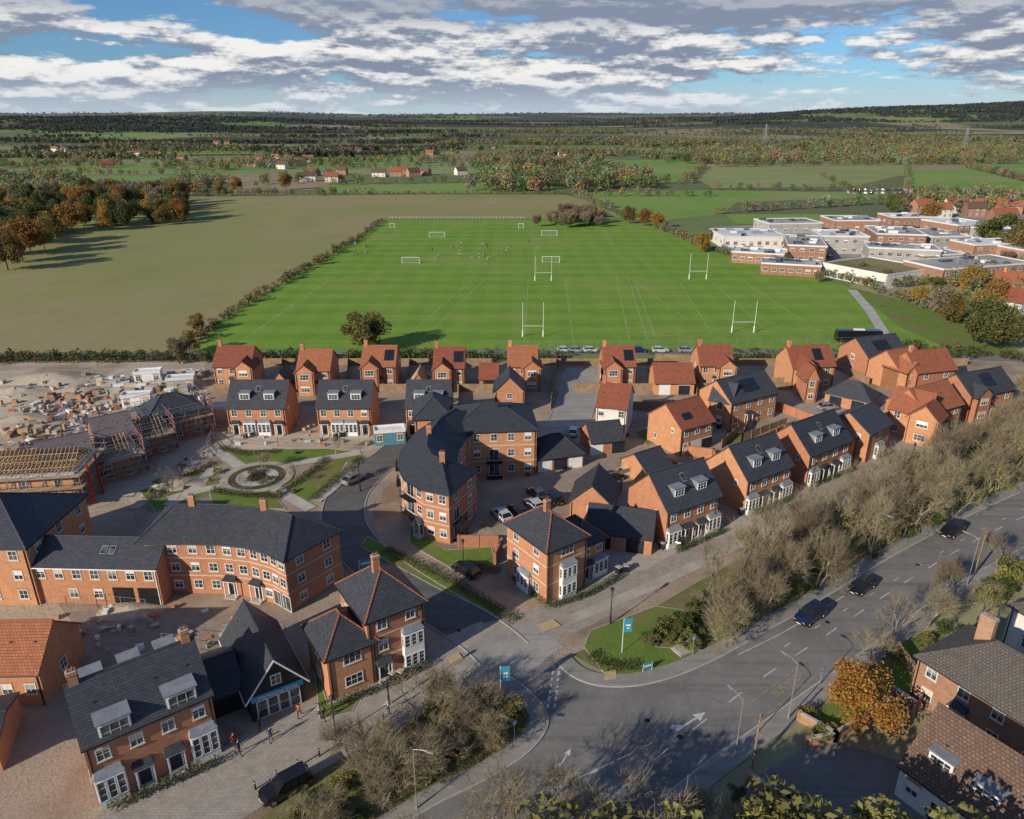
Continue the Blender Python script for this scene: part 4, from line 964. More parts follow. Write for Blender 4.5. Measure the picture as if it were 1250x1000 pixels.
def mass(name, pos, hts, cols, k=40, qs=.16, wid=.42):
    n = len(pos); pos = np.asarray(pos, float); hts = np.asarray(hts); cols = np.asarray(cols)
    P3 = np.array([[p[0], p[1], hz(p[0], p[1])] for p in pos]); I = np.repeat(np.arange(n), k)
    d = NR.normal(size=(n*k,3)); d /= np.linalg.norm(d, axis=1)[:,None]; d *= (NR.random(n*k)**.35)[:,None]
    h = hts[I]; C = P3[I]+np.stack([d[:,0]*h*wid, d[:,1]*h*wid, h*.55+d[:,2]*h*.45], 1)
    V, c = quads(C, h*qs*NR.uniform(.7,1.3,n*k), cols[I]*NR.uniform(.85,1.15,(n*k,1)), .8)
    o = bpy.data.objects.new(name, fastmesh(name, V, c, ['foliage'])); COL.objects.link(o); return o
PAL = [(.155,.135,.075),(.17,.15,.085),(.12,.125,.058),(.085,.105,.045),(.19,.15,.065),(.135,.135,.07),(.165,.16,.08),(.17,.155,.10),(.10,.115,.052),(.13,.12,.075)]
DRK = [(.05,.055,.042),(.062,.060,.047),(.05,.060,.048),(.072,.065,.05)]  # dark woods; cloud shadow over the distance is put into these tones too
BLU = [(.075,.088,.095),(.085,.097,.10),(.08,.095,.105)]  # far woods, aerial haze put into the leaf tints
def pc(pal, n): return [tuple(v*R.uniform(.8,1.25) for v in R.choice(pal)) for _ in range(n)]
def hedge_line(p, q, step, hh):
    a, b_ = G(*p), G(*q); l = hypot(b_[0]-a[0], b_[1]-a[1]); n = max(2, int(l/step)); out = []
    for i in range(n):
        t = (i+R.random())/n; out.append((a[0]+(b_[0]-a[0])*t+R.gauss(0,1.), a[1]+(b_[1]-a[1])*t+R.gauss(0,1.)))
    return out
pos = hedge_line((238,420),(262,395),1.1,2)+hedge_line((262,395),(440,290),1.5,2)+hedge_line((440,290),(468,270),2.4,2)
mass('field_hedgerow', pos, [R.uniform(1.0,2.8)*(1.6 if R.random() < .1 else 1) for _ in pos], pc([(.15,.13,.055),(.18,.15,.065),(.11,.12,.045)], len(pos)), 60, .1, .5)
pos = hedge_line((-400,440),(600,438),.9,2)+hedge_line((-300,443),(700,440),1.2,2)+hedge_line((850,440),(1180,438),1.1,2)+hedge_line((1100,425),(1250,440),1.0,2)
mass('lane_hedgerow', pos, [R.uniform(1.4,2.8) for _ in pos], pc([(.07,.09,.03),(.11,.10,.04),(.06,.085,.03)], len(pos)), 60, .1, .55)
pos = hedge_line((600,433),(1180,427),1.4,2); mass('lane_hedgerow', pos, [R.uniform(.7,1.3) for _ in pos], pc([(.07,.09,.03),(.06,.085,.03)], len(pos)), 40, .12, .6)
pos = []
for a, b_ in (((862,305),(1040,345)),((1040,345),(1180,395)),((800,276),(862,305)),((1085,352),(1250,340))): pos += hedge_line(a, b_, 2.2, 3)
mass('boundary_hedge', pos, [R.uniform(2,5) for _ in pos], pc(PAL, len(pos)), 80, .085, .5)
pos = []; ht = []
def addl(p, q, st, h0, h1):
    l = hedge_line(p, q, st, 0); pos.extend(l); ht.extend(R.uniform(h0, h1) for _ in l)
def adda(pl, n, h0, h1, sd):
    l = scat(W_(pl), n, sd); pos.extend(l); ht.extend(R.uniform(h0, h1) for _ in l)
for a in (((240,240),(460,238),4,3,7),((460,238),(700,237),2.5,2,3.5),((700,237),(760,266),4,3,7),((720,240),(870,240),6,4,8),((870,262),(1100,248),7,4,9),((1100,238),(1250,240),7,5,11),((870,232),(1090,233),5,2,7),((860,204),(840,222),7,4,9),
          ((0,240),(240,240),5,8,14),((400,226),(640,223),7,3,9),((700,226),(850,224),8,5,11),((1105,203),(1110,232),8,3,8),((30,214),(260,214),9,5,10),((870,204),(1250,200),8,6,13),((400,206),(640,204),9,5,10),((1000,214),(1030,228),8,3,6),((1180,205),(1250,222),6,5,10),
          ((150,184),(330,183),10,5,9),((360,190),(560,188),10,5,9),((600,192),(780,190),10,5,10),((40,199),(130,199),9,5,9)): addl(*a)
adda([(565,236),(600,215),(700,212),(790,215),(800,232),(700,236)],150,9,16,21)
adda([(570,210),(600,200),(740,196),(720,208)],110,10,16,22)
adda([(180,236),(230,222),(280,224),(250,238)],45,7,12,23)
adda([(810,200),(820,188),(1250,182),(1330,196),(1250,202),(1100,201),(870,202)],700,10,17,24)
adda([(0,236),(0,222),(60,218),(90,225),(120,238)],60,9,14,25)
adda([(180,208),(200,200),(420,198),(430,204),(260,209)],100,7,13,26)
adda([(1100,262),(1250,262),(1250,250),(1110,250)],45,6,12,27)
adda([(0,208),(0,203),(180,199),(170,203)],50,7,12,28)
adda([(430,200),(430,197),(600,196),(600,200)],50,7,12,29)
adda([(300,230),(420,222),(420,214),(320,220)],22,5,10,30)
adda([(1150,345),(1250,335),(1290,360),(1250,400),(1190,395)],60,4,9,31)
adda([(1110,250),(1130,240),(1290,240),(1290,258)],60,6,11,32)
mass('woodland', pos, ht, pc(PAL, len(pos)), 150, .062)
pos = []; ht = []; cl = []
rr = random.Random(5)
for i in range(170):
    y = 1050*math.exp(rr.random()*1.6); x = rr.uniform(-.85,.85)*y; a = rr.choice([0,0,.15,-.2,1.4,1.2])+rr.gauss(0,.1); l = rr.uniform(80,420)
    for k in range(int(l/10)):
        pos.append((x+cos(a)*k*10+rr.gauss(0,2), y+sin(a)*k*10+rr.gauss(0,2))); ht.append(rr.uniform(4,9)); cl.append(rr.choice(PAL if y < 2300 else DRK))
for i in range(105):
    y = 1150*math.exp(rr.random()*1.6); x = rr.uniform(-.85,.85)*y; sx, sy = rr.uniform(50,240)*(y/1800), rr.uniform(12,36)*(y/1800)
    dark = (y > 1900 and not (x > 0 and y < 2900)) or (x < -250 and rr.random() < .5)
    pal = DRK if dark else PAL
    for k in range(int(min(320, sx*sy/26/(y/1800)**1.5))):
        pos.append((rr.gauss(x,sx*.6), rr.gauss(y,sy*.6))); ht.append(rr.uniform(7,13)); cl.append(tuple(v*rr.uniform(.8,1.2) for v in rr.choice(pal)))
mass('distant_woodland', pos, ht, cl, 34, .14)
pos = []; ht = []; cl = []
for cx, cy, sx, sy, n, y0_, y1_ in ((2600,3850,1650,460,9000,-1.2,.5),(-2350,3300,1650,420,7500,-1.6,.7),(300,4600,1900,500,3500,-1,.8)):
    for i in range(n):
        x = cx+rr.uniform(-1.05,1.05)*sx; y = cy+rr.uniform(y0_,y1_)*sy
        if noise.noise(Vector((x/380, y/170, 4.4))) < (-.14 if cx > 2000 else .0): continue
        pos.append((x,y)); ht.append(rr.uniform(7,11)); cl.append(tuple(v*rr.uniform(.7,1.1)*s_ for v, s_ in zip(rr.choice(DRK), (.8,.95,1.2))))  # blue shift paints haze into the ridge woods
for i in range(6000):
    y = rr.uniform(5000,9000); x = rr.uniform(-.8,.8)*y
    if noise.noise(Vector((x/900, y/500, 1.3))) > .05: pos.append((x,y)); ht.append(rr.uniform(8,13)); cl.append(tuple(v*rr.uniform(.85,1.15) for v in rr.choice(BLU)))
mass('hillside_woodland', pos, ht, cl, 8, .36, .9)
# ------------------------------------------------------------------ gardens
def clipped(name, pl, w, h, col, dens=160, size=.07):
    c = W_(pl); P_ = []
    for i in range(len(c)-1):
        a, b_ = np.array(c[i]), np.array(c[i+1]); l = np.linalg.norm(b_-a); n = int(l*dens*max(w,.6)); t = NR.random(n)[:,None]; nn = np.array([-(b_-a)[1], (b_-a)[0]])/max(l,.01)
        xy = a+(b_-a)*t+nn*NR.uniform(-w/2, w/2, n)[:,None]; P_.append(np.c_[xy, NR.random(n)**.6*h])
    P_ = np.concatenate(P_); n = len(P_); V, c_ = quads(P_, NR.uniform(.7,1.4,n)*size, np.array(col)*NR.uniform(.5,1.5,(n,1)))
    o = bpy.data.objects.new(name, fastmesh(name, V, c_, ['foliage'])); COL.objects.link(o)
for pl in ([(627,708),(672,744),(718,728),(756,706)],[(825,676),(884,650)],[(920,630),(970,608)],[(994,594),(1044,574)],[(468,842),(526,812)],[(410,864),(464,842)],[(133,992),(272,930)],[(1072,560),(1090,552)],[(1090,528),(1132,538),(1178,520)]):
    clipped('garden_hedge', pl, .9, .9, (.05,.075,.022), 170)
for pl in ([(560,690),(610,700)],[(630,760),(560,715),(470,672)],[(345,600),(370,585),(400,560)],[(270,548),(300,556),(340,552)],[(180,612),(220,585),(262,566)],[(258,600),(300,606),(345,608)],[(305,574),(322,592)],[(325,574),(303,590)],[(380,612),(440,560)],[(720,800),(740,815),(780,815)]):
    clipped('planting_bed', pl, 1.6, .6, (.08,.085,.035), 110)
for i in range(70):
    px, py = R.choice([(R.uniform(180,430),R.uniform(550,618)),(R.uniform(600,960),R.uniform(520,600)),(R.uniform(1060,1230),R.uniform(470,520)),(R.uniform(380,470),R.uniform(755,800))])
    if R.random() < .7: put(R.choice(BUSH), 'shrub', *G(px,py), R.uniform(.25,.55))
for i in range(10): put(R.choice(BARE), 'young_tree', *G(R.uniform(190,430), R.uniform(552,615)), .45)
def wallrun(name, pl, h, t, m, cap=None):
    c = W_(pl); mb = MB()
    for i in range(len(c)-1):
        a, b_ = c[i], c[i+1]; l = hypot(b_[0]-a[0], b_[1]-a[1]); nx, ny = -(b_[1]-a[1])/l*t/2, (b_[0]-a[0])/l*t/2
        bx = lambda z0, z1, f, mm: mb.hexa([(a[0]-nx*f,a[1]-ny*f,z0),(b_[0]-nx*f,b_[1]-ny*f,z0),(b_[0]+nx*f,b_[1]+ny*f,z0),(a[0]+nx*f,a[1]+ny*f,z0),(a[0]-nx*f,a[1]-ny*f,z1),(b_[0]-nx*f,b_[1]-ny*f,z1),(b_[0]+nx*f,b_[1]+ny*f,z1),(a[0]+nx*f,a[1]+ny*f,z1)], mm)
        bx(-.1, h, 1, m)
        if cap: bx(h+.002, h+.08, 1.4, cap)
        n = max(1, int(l/2.4))
        for k in range(n+1):
            x, y = a[0]+(b_[0]-a[0])*k/n, a[1]+(b_[1]-a[1])*k/n; mb.box(x-t*.7-.03, y-t*.7-.03, -.1, x+t*.7+.03, y+t*.7+.03, h+.13, m)
    mb.obj(name)
for pl in ([(607,668),(560,668)],[(700,625),(758,600)],[(604,690),(612,672)],[(770,640),(730,620)],[(880,590),(870,560),(838,556)],[(955,530),(915,548)],[(790,560),(842,585)],[(640,440),(640,500)],[(945,500),(1000,520)]):
    wallrun('brick_garden_wall', pl, 1.8, .22, 'brick', 'lintel')
for pl in ([(680,440),(672,500)],[(800,440),(850,442),(850,505)],[(770,500),(860,500)],[(905,470),(965,470)],[(560,440),(560,500)],[(425,440),(425,490)],[(345,438),(345,470)],[(500,440),(500,480)],[(920,500),(905,540),(960,520)],[(880,548),(900,530)],[(700,600),(800,575)],[(1020,450),(1060,470)],
           [(1095,800),(1130,850),(1100,900)],[(262,478),(620,478)],[(700,478),(965,476)],[(820,498),(862,505)],[(1240,500),(1190,515)],[(735,640),(700,610)],[(600,446),(262,446)],[(1180,446),(660,446)]):
    wallrun('timber_fence', pl, 1.75, .06, 'fence_wood')
for pl in ([(975,880),(1018,905),(985,912)],[(912,955),(960,985),(1000,1010)],[(1090,850),(1120,870)],[(1018,905),(1085,862)]):
    wallrun('brick_garden_wall', pl, 1.1, .25, 'brick_old', 'concrete')
sheet('driveway', [(905,960),(985,912),(1018,905),(1100,930),(1200,1005),(1250,1080),(930,1080)], .05, 'asphalt')
sheet('garden_lawn', [(1080,800),(1130,770),(1160,780),(1120,800),(1120,860),(1085,862),(1020,902),(985,880)], .05, 'grass')
def meshfence(name, pl, h=1.9, st=3.0):
    c = W_(pl); mb = MB()
    for i in range(len(c)-1):
        a, b_ = c[i], c[i+1]; l = hypot(b_[0]-a[0], b_[1]-a[1]); n = max(1, int(l/st))
        for k in range(n+1):
            x, y = a[0]+(b_[0]-a[0])*k/n, a[1]+(b_[1]-a[1])*k/n; mb.cyl((x,y,0),(x,y,h),.04,.04,'steel',4)
        for z in (.15, h*.5, h): mb.cyl((*a,z),(*b_,z),.025,.025,'steel',3)
        nn = int(l/.5)
        if l < 60:
            for k in range(nn): x, y = a[0]+(b_[0]-a[0])*k/nn, a[1]+(b_[1]-a[1])*k/nn; mb.cyl((x,y,.1),(x,y,h),.01,.01,'steel',3)
    mb.obj(name)
meshfence('site_fence', [(168,640),(205,595),(250,560),(262,530)]); meshfence('site_fence', [(60,745),(120,742),(180,748)]); meshfence('site_fence', [(262,540),(340,545),(440,548)]); meshfence('site_fence', [(0,452),(120,450),(240,450)])
meshfence('perimeter_fence', [(600,424),(1040,420),(1180,432)],1.8,3); meshfence('site_fence', [(200,790),(290,800),(350,780)])
# ------------------------------------------------------------------ vehicles
CP_ = {}
def paint(c):
    n = 'car_paint_%d' % len(CP_)
    if c not in CP_:
        m_ = pmat(n, c, .22, .2, .6); MT[n] = m_; CP_[c] = n
        m_.node_tree.nodes['Principled BSDF'].inputs['Coat Weight'].default_value = .6
    return CP_[c]
def car_mesh(c, kind='car'):
    p = paint(c); mb = MB()
    if kind == 'car':
        st = [(-2.15,.38,.72,.70),(-2.05,.27,.92,.83),(-1.3,.22,.98,.89),(0,.2,.97,.9),(1.0,.22,.93,.9),(1.75,.25,.82,.87),(2.05,.3,.7,.8),(2.17,.38,.6,.66)]
        cb = (-1.95,-1.45,.25,1.05,.95,1.46)
    elif kind == 'suv':
        st = [(-2.3,.42,.85,.75),(-2.2,.3,1.08,.88),(-1.3,.26,1.12,.94),(0,.25,1.12,.95),(1.1,.26,1.08,.95),(1.9,.3,.98,.92),(2.2,.35,.8,.84),(2.3,.42,.7,.72)]
        cb = (-2.15,-1.85,.35,1.15,1.1,1.7)
    else:
        st = [(-2.6,.42,1.0,.9),(-2.5,.3,1.25,.97),(-1.3,.28,1.3,1.0),(0,.28,1.3,1.0),(1.3,.28,1.28,1.0),(2.0,.3,1.1,.96),(2.5,.35,.85,.88),(2.6,.42,.7,.8)]
        cb = (-2.5,-2.4,1.1,1.9,1.28,1.95)
    secs = []
    for x, zb, zt, hw in st:
        zm = zb+(zt-zb)*.6
        secs.append([(x,-hw*.92,zb),(x,-hw,zm),(x,-hw*.9,zt),(x,0,zt+.04),(x,hw*.9,zt),(x,hw,zm),(x,hw*.92,zb)])
    for i in range(len(secs)-1):
        for j in range(6): mb.face([secs[i][j],secs[i+1][j],secs[i+1][j+1],secs[i][j+1]], p)
        mb.face([secs[i][0],secs[i][6],secs[i+1][6],secs[i+1][0]], 'tyre')
    mb.face(secs[0], p); mb.face(secs[-1][::-1], p)
    x0, x1, x2, x3, zb, zt = cb; hb = max(s_[3] for s_ in st)*.9; ht_ = hb*.8
    q = lambda x, y, z: (x, y, z)
    lo = [q(x0,-hb,zb-.03),q(x3,-hb,zb-.08),q(x3,hb,zb-.08),q(x0,hb,zb-.03)]; up = [q(x1,-ht_,zt-.05),q(x2,-ht_,zt-.03),q(x2,ht_,zt-.03),q(x1,ht_,zt-.05)]
    side = p if kind == 'van' else 'car_glass'
    for i in range(4):
        j = (i+1) % 4; mb.face([lo[i],lo[j],up[j],up[i]], 'car_glass' if (i == 1 or side == 'car_glass') else p)
        mb.cyl(lo[i], up[i], .045, .045, p, 5)
    for sg in (-1, 1):
        xm = (x1+x2)/2; mb.cyl((xm,sg*hb,zb-.05),(xm,sg*ht_,zt-.04),.04,.04,p,5)
        mb.cyl(up[0 if sg < 0 else 3], up[1 if sg < 0 else 2], .05, .05, p, 5)
        mb.box(x3-.25,sg*(hb+.05)-.09,zb-.02,x3-.1,sg*(hb+.05)+.09,zb+.12,p)
    mb.slab([(x1,-ht_,zt-.02),(x2,-ht_,zt),(x2,ht_,zt),(x1,ht_,zt-.02)], .04, p)
    wx = st[-1][0]*.62; rw = .33 if kind == 'car' else .37
    for X in (-wx, wx):
        for sg in (-1, 1):
            yy = sg*(st[3][3]-.1); mb.cyl((X,yy-.11,rw),(X,yy+.11,rw),rw,rw,'tyre',14); mb.cyl((X,yy+sg*.1,rw),(X,yy+sg*.125,rw),rw*.62,rw*.6,'hub',10)
    xe = st[-1][0]; xs = st[0][0]; h = st[-2][2]
    for sg in (-1, 1):
        mb.box(xe-.2,sg*st[-1][3]*.8-.15,h-.17,xe-.02,sg*st[-1][3]*.8+.15,h-.04,'headlight'); mb.box(xs+.0,sg*.62-.14,st[1][2]-.28,xs+.12,sg*.62+.14,st[1][2]-.1,'taillight')
    mb.box(xe-.05,-.26,.4,xe+.015,.26,.5,'white'); mb.box(xs-.015,-.26,.5,xs+.05,.26,.6,'sign_yellow')
    return mb.mesh('car')
CM = {}
def car(px, py, ang, c, kind='car', name='car'):
    if (c, kind) not in CM: CM[(c, kind)] = car_mesh(c, kind)
    put(CM[(c, kind)], name, *G(px,py), z=.05, rot=radians(ang))
BK, NB, WH, SV, GR, RD = (.012,.012,.014), (.012,.025,.07), (.62,.62,.61), (.32,.33,.34), (.08,.085,.09), (.2,.02,.02)
car(350,966,218,BK,'suv','parked_car'); car(988,756,216,NB,'suv'); car(1051,720,216,BK); car(1161,652,216,BK,'suv')
for (x, y, a, c) in ((612,632,120,WH),(633,627,120,BK),(652,620,120,WH),(676,612,120,BK),(569,700,140,BK),(748,586,25,BK),(768,580,25,WH),(786,574,25,NB),(655,606,120,GR),(432,588,55,SV),(1113,600,40,BK),(1075,510,20,WH),(830,660,60,GR),(700,530,80,WH),(1010,500,10,SV)):
    car(x, y, a, c, 'car', 'parked_car')
for (x, c) in ((690,WH),(705,SV),(722,WH),(780,NB),(806,WH),(838,SV)): car(x, 430, 2, c, 'car', 'parked_car')
for i in range(44): car(1035+(i%22)*7, 233+(i//22)*4+R.uniform(-1,1), 80, R.choice([WH,SV,BK,RD,WH,NB]), R.choice(['car','van']), 'parked_car')
for i in range(12): car(880+i*12, 299+i*1.5, 90, R.choice([WH,SV,BK,RD,NB]), 'car', 'parked_car')
for i in range(14): car(1015+i*9, 279+R.uniform(-1,1), 90, R.choice([WH,SV,BK,RD,NB]), 'car', 'parked_car')
mb = MB(); p = paint(BK)
mb.hexa([(-6,-1.25,.35),(6,-1.25,.35),(6,1.25,.35),(-6,1.25,.35),(-5.95,-1.25,1.5),(6.05,-1.25,1.5),(6.05,1.25,1.5),(-5.95,1.25,1.5)], p)
mb.hexa([(-5.95,-1.24,1.5),(6.04,-1.24,1.5),(6.04,1.24,1.5),(-5.95,1.24,1.5),(-5.9,-1.15,2.9),(5.6,-1.15,2.9),(5.6,1.15,2.9),(-5.9,1.15,2.9)], 'car_glass')
mb.hexa([(-5.9,-1.15,2.9),(5.6,-1.15,2.9),(5.6,1.15,2.9),(-5.9,1.15,2.9),(-5.8,-1.0,3.2),(5.4,-1.0,3.2),(5.4,1.0,3.2),(-5.8,1.0,3.2)], p)
for i in range(8):
    for sg in (-1, 1): mb.box(-5.5+i*1.5,sg*1.22-.03,1.5,-5.4+i*1.5,sg*1.22+.03,2.9,p)
for X in (-3.6, 4):
    for sg in (-1, 1): mb.cyl((X,sg*1.1-.15,.5),(X,sg*1.1+.15,.5),.5,.5,'tyre',14)
mb.box(-1.5,-.6,3.2,1.2,.6,3.45,'white')
put(mb.mesh('coach'), 'coach', *G(1047,417), rot=radians(-3), z=.05)
# ------------------------------------------------------------------ street furniture
def lampmesh(h, heritage=False, arm=1.6):
    mb = MB(); m_ = 'black' if heritage else 'steel'
    mb.cyl((0,0,0),(0,0,1.2),.11,.1,m_,8); mb.cyl((0,0,1.2),(0,0,h),.07,.045,m_,8)
    if heritage:
        mb.cyl((0,0,h),(0,0,h+.12),.09,.14,m_,6); mb.cyl((0,0,h+.12),(0,0,h+.55),.14,.22,'glass',6); mb.cyl((0,0,h+.55),(0,0,h+.8),.26,.05,m_,6); mb.cyl((-.3,0,h-.4),(.3,0,h-.4),.03,.03,m_,5)
    else:
        mb.cyl((0,0,h-.03),(arm*.5,0,h+.22),.04,.04,m_,6); mb.cyl((arm*.5,0,h+.22),(arm,0,h+.28),.04,.04,m_,6)
        mb.hexa([(arm-.1,-.14,h+.2),(arm+.65,-.1,h+.24),(arm+.65,.1,h+.24),(arm-.1,.14,h+.2),(arm-.1,-.1,h+.36),(arm+.6,-.07,h+.34),(arm+.6,.07,h+.34),(arm-.1,.1,h+.36)],'lead')
    return mb.mesh('street_lamp')
LM, LH = lampmesh(8), lampmesh(4.4, True)
for (px, py, a) in ((509,988,-20),(962,878,125),(1180,715,125),(1062,680,-60),(897,925,120)): put(LM, 'street_lamp', *G(px,py), .85, rot=radians(a))
for (px, py) in ((745,762),(566,700),(870,650),(990,600),(475,860),(410,900),(1110,575),(440,600)): put(LH, 'heritage_street_lamp', *G(px,py))
mb = MB(); mb.cyl((0,0,0),(0,0,8.0),.14,.1,'fence_wood',8); mb.box(-.8,-.05,7.5,.8,.05,7.62,'fence_wood')
TP = mb.mesh('telegraph_pole')
for (px, py) in ((918,938),(1190,700)): put(TP, 'telegraph_pole', *G(px,py), .8, rot=.6)
mb = MB(); mb.cyl((0,0,0),(0,0,5.2),.05,.035,'white',7); mb.box(.05,-.015,3.1,1.05,.015,5.1,'sign_blue'); mb.box(.3,-.02,4.0,.85,.02,4.25,'white'); mb.box(.4,-.021,3.6,.8,.021,3.75,'white')
BN = mb.mesh('banner_flag')
for (px, py) in ((759,797),(611,858)): put(BN, 'banner_flag', *G(px,py), .9, rot=radians(5))
mb = MB(); mb.cyl((-.9,0,0),(-.9,0,1.9),.05,.05,'white',6); mb.cyl((.9,0,0),(.9,0,1.9),.05,.05,'white',6); mb.box(-1,-.03,.7,1,.03,1.9,'sign_blue'); mb.box(-.7,-.04,1.2,.7,.04,1.5,'white')
IS = mb.mesh('information_sign')
put(IS, 'information_sign', *G(448,698), rot=radians(20)); put(IS, 'information_sign', *G(790,820), .6, rot=radians(20))
mb = MB(); mb.cyl((0,0,0),(0,0,2.6),.04,.04,'steel',6); mb.cyl((0,-.03,2.3),(0,.0,2.3),.32,.32,'sign_blue',16); mb.cyl((0,-.035,2.3),(0,-.031,2.3),.2,.2,'white',16)
TS = mb.mesh('traffic_sign')
for (px, py) in ((1000,838),(628,905),(845,800)): put(TS, 'traffic_sign', *G(px,py), rot=.6)
mb = MB(); mb.cyl((0,0,0),(0,0,.95),.09,.08,'black',8); mb.cyl((0,0,.8),(0,0,.86),.1,.1,'white',8); mb.cyl((0,0,.95),(0,0,1.02),.09,.03,'black',8)
BO = mb.mesh('bollard')
for i in range(7): put(BO, 'bollard', *G(468-i*26, 883+i*13.5), rot=0)
mb = MB(); mb.hexa([(-.28,-.32,.08),(.28,-.32,.08),(.28,.32,.08),(-.28,.32,.08),(-.32,-.38,1.0),(.32,-.38,1.0),(.32,.38,1.0),(-.32,.38,1.0)],'black'); mb.hexa([(-.34,-.4,1.0),(.34,-.4,1.0),(.34,.4,1.0),(-.34,.4,1.0),(-.3,-.38,1.1),(.3,-.38,1.1),(.3,.36,1.06),(-.3,.36,1.06)],'panel_grey'); mb.cyl((-.3,.3,.1),(-.22,.3,.1),.1,.1,'tyre',8); mb.cyl((.22,.3,.1),(.3,.3,.1),.1,.1,'tyre',8)
WB = mb.mesh('wheelie_bin')
for (px, py) in ((808,670),(905,628),(985,592),(755,700),(735,545),(868,525),(480,830),(1185,880),(1020,450),(880,492),(300,535),(410,535)): put(WB, 'wheelie_bin', *G(px,py)); put(WB, 'wheelie_bin', *G(px+9,py-2))
mb = MB()
mb.box(-2,-1,0,2,1,.35,'kerb'); mb.box(-1.8,-.8,.352,1.8,.8,.42,'gravel'); mb.box(-.5,-.08,.42,.5,.08,1.3,'white')
put(mb.mesh('stone_marker'), 'stone_marker', *G(838,792), .8, rot=radians(30))
def rposts(px0, px1, py, htop):
    a, b_ = G(px0, py), G(px1, py); mb = MB(); w = hypot(b_[0]-a[0], b_[1]-a[1])
    for x in (0, w):
        mb.cyl((x,0,0),(x,0,htop),.08,.05,'white',8); mb.cyl((x,0,0),(x,0,1.8),.18,.18,'white',8)
    mb.cyl((0,0,3),(w,0,3),.06,.06,'white',6); put(mb.mesh('rugby_posts'), 'rugby_posts', *a, rot=0)
rposts(638,663,411,9.5); rposts(893,920,406,9); rposts(653,673,343,9); rposts(841,862,341,9.5)
def goal(px0, px1, py):
    a, b_ = G(px0, py), G(px1, py); w = hypot(b_[0]-a[0], b_[1]-a[1]); mb = MB(); h = 2.6
    for x in (0, w):
        mb.cyl((x,0,0),(x,0,h),.09,.09,'white',6); mb.cyl((x,0,h),(x,1.8,0),.05,.05,'white',5); mb.cyl((x,0,.05),(x,1.8,.05),.05,.05,'white',5)
    mb.cyl((0,0,h),(w,0,h),.09,.09,'white',6); mb.cyl((0,1.8,.05),(w,1.8,.05),.05,.05,'white',5)
    for i in range(1, 12): x = w*i/12; mb.cyl((x,0,h),(x,1.8,.05),.02,.02,'white',3)
    for i in range(1, 5): f_ = i/5; mb.cyl((0,1.8*f_,h*(1-f_)),(w,1.8*f_,h*(1-f_)),.02,.02,'white',3)
    put(mb.mesh('football_goal'), 'football_goal', *a, rot=0)
for g_ in ((491,512,322),(662,683,321),(524,543,290),(661,680,288),(476,482,279),(633,639,279),(1004,1012,243)): goal(*g_)
mb = MB(); a, b_ = G(475,268), G(640,268)
for i in range(40):
    x = a[0]+(b_[0]-a[0])*i/39; mb.cyl((x,a[1],0),(x,a[1],1.4),.05,.05,'white',4)
mb.cyl((a[0],a[1],1.4),(b_[0],a[1],1.4),.05,.05,'white',4); mb.obj('pitch_rail')
mb = MB(); HT = 42
def lg(z): return 4.2*(1-z/HT)**1.3+.5
zs = [0,8,15,21,26,30,34,38,42]
for i in range(len(zs)-1):
    for k in range(4):
        s0 = [(-1,-1),(1,-1),(1,1),(-1,1)]; c0, c1 = s0[k], s0[(k+1)%4]; z0, z1 = zs[i], zs[i+1]; r0, r1 = lg(z0), lg(z1)
        mb.cyl((c0[0]*r0,c0[1]*r0,z0),(c0[0]*r1,c0[1]*r1,z1),.28,.25,'steel',4); mb.cyl((c0[0]*r0,c0[1]*r0,z0),(c1[0]*r1,c1[1]*r1,z1),.15,.15,'steel',3); mb.cyl((c1[0]*r0,c1[1]*r0,z0),(c0[0]*r1,c0[1]*r1,z1),.15,.15,'steel',3)
for z, w in ((27,8),(33,6.5),(38.5,5)):
    for sg in (-1, 1): mb.cyl((0,0,z+1.6),(sg*w,0,z),.2,.15,'steel',4); mb.cyl((0,0,z),(sg*w,0,z),.2,.15,'steel',4); mb.cyl((sg*w,0,z),(sg*w,0,z-2.2),.15,.15,'steel',4)
PY = mb.mesh('electricity_pylon')
for (px, y) in ((1181,1300),(935,1750)):
    d = y*.935; x = (px-625)/F*d; put(PY, 'electricity_pylon', x, y, 1, z=hz(x,y), rot=.3)
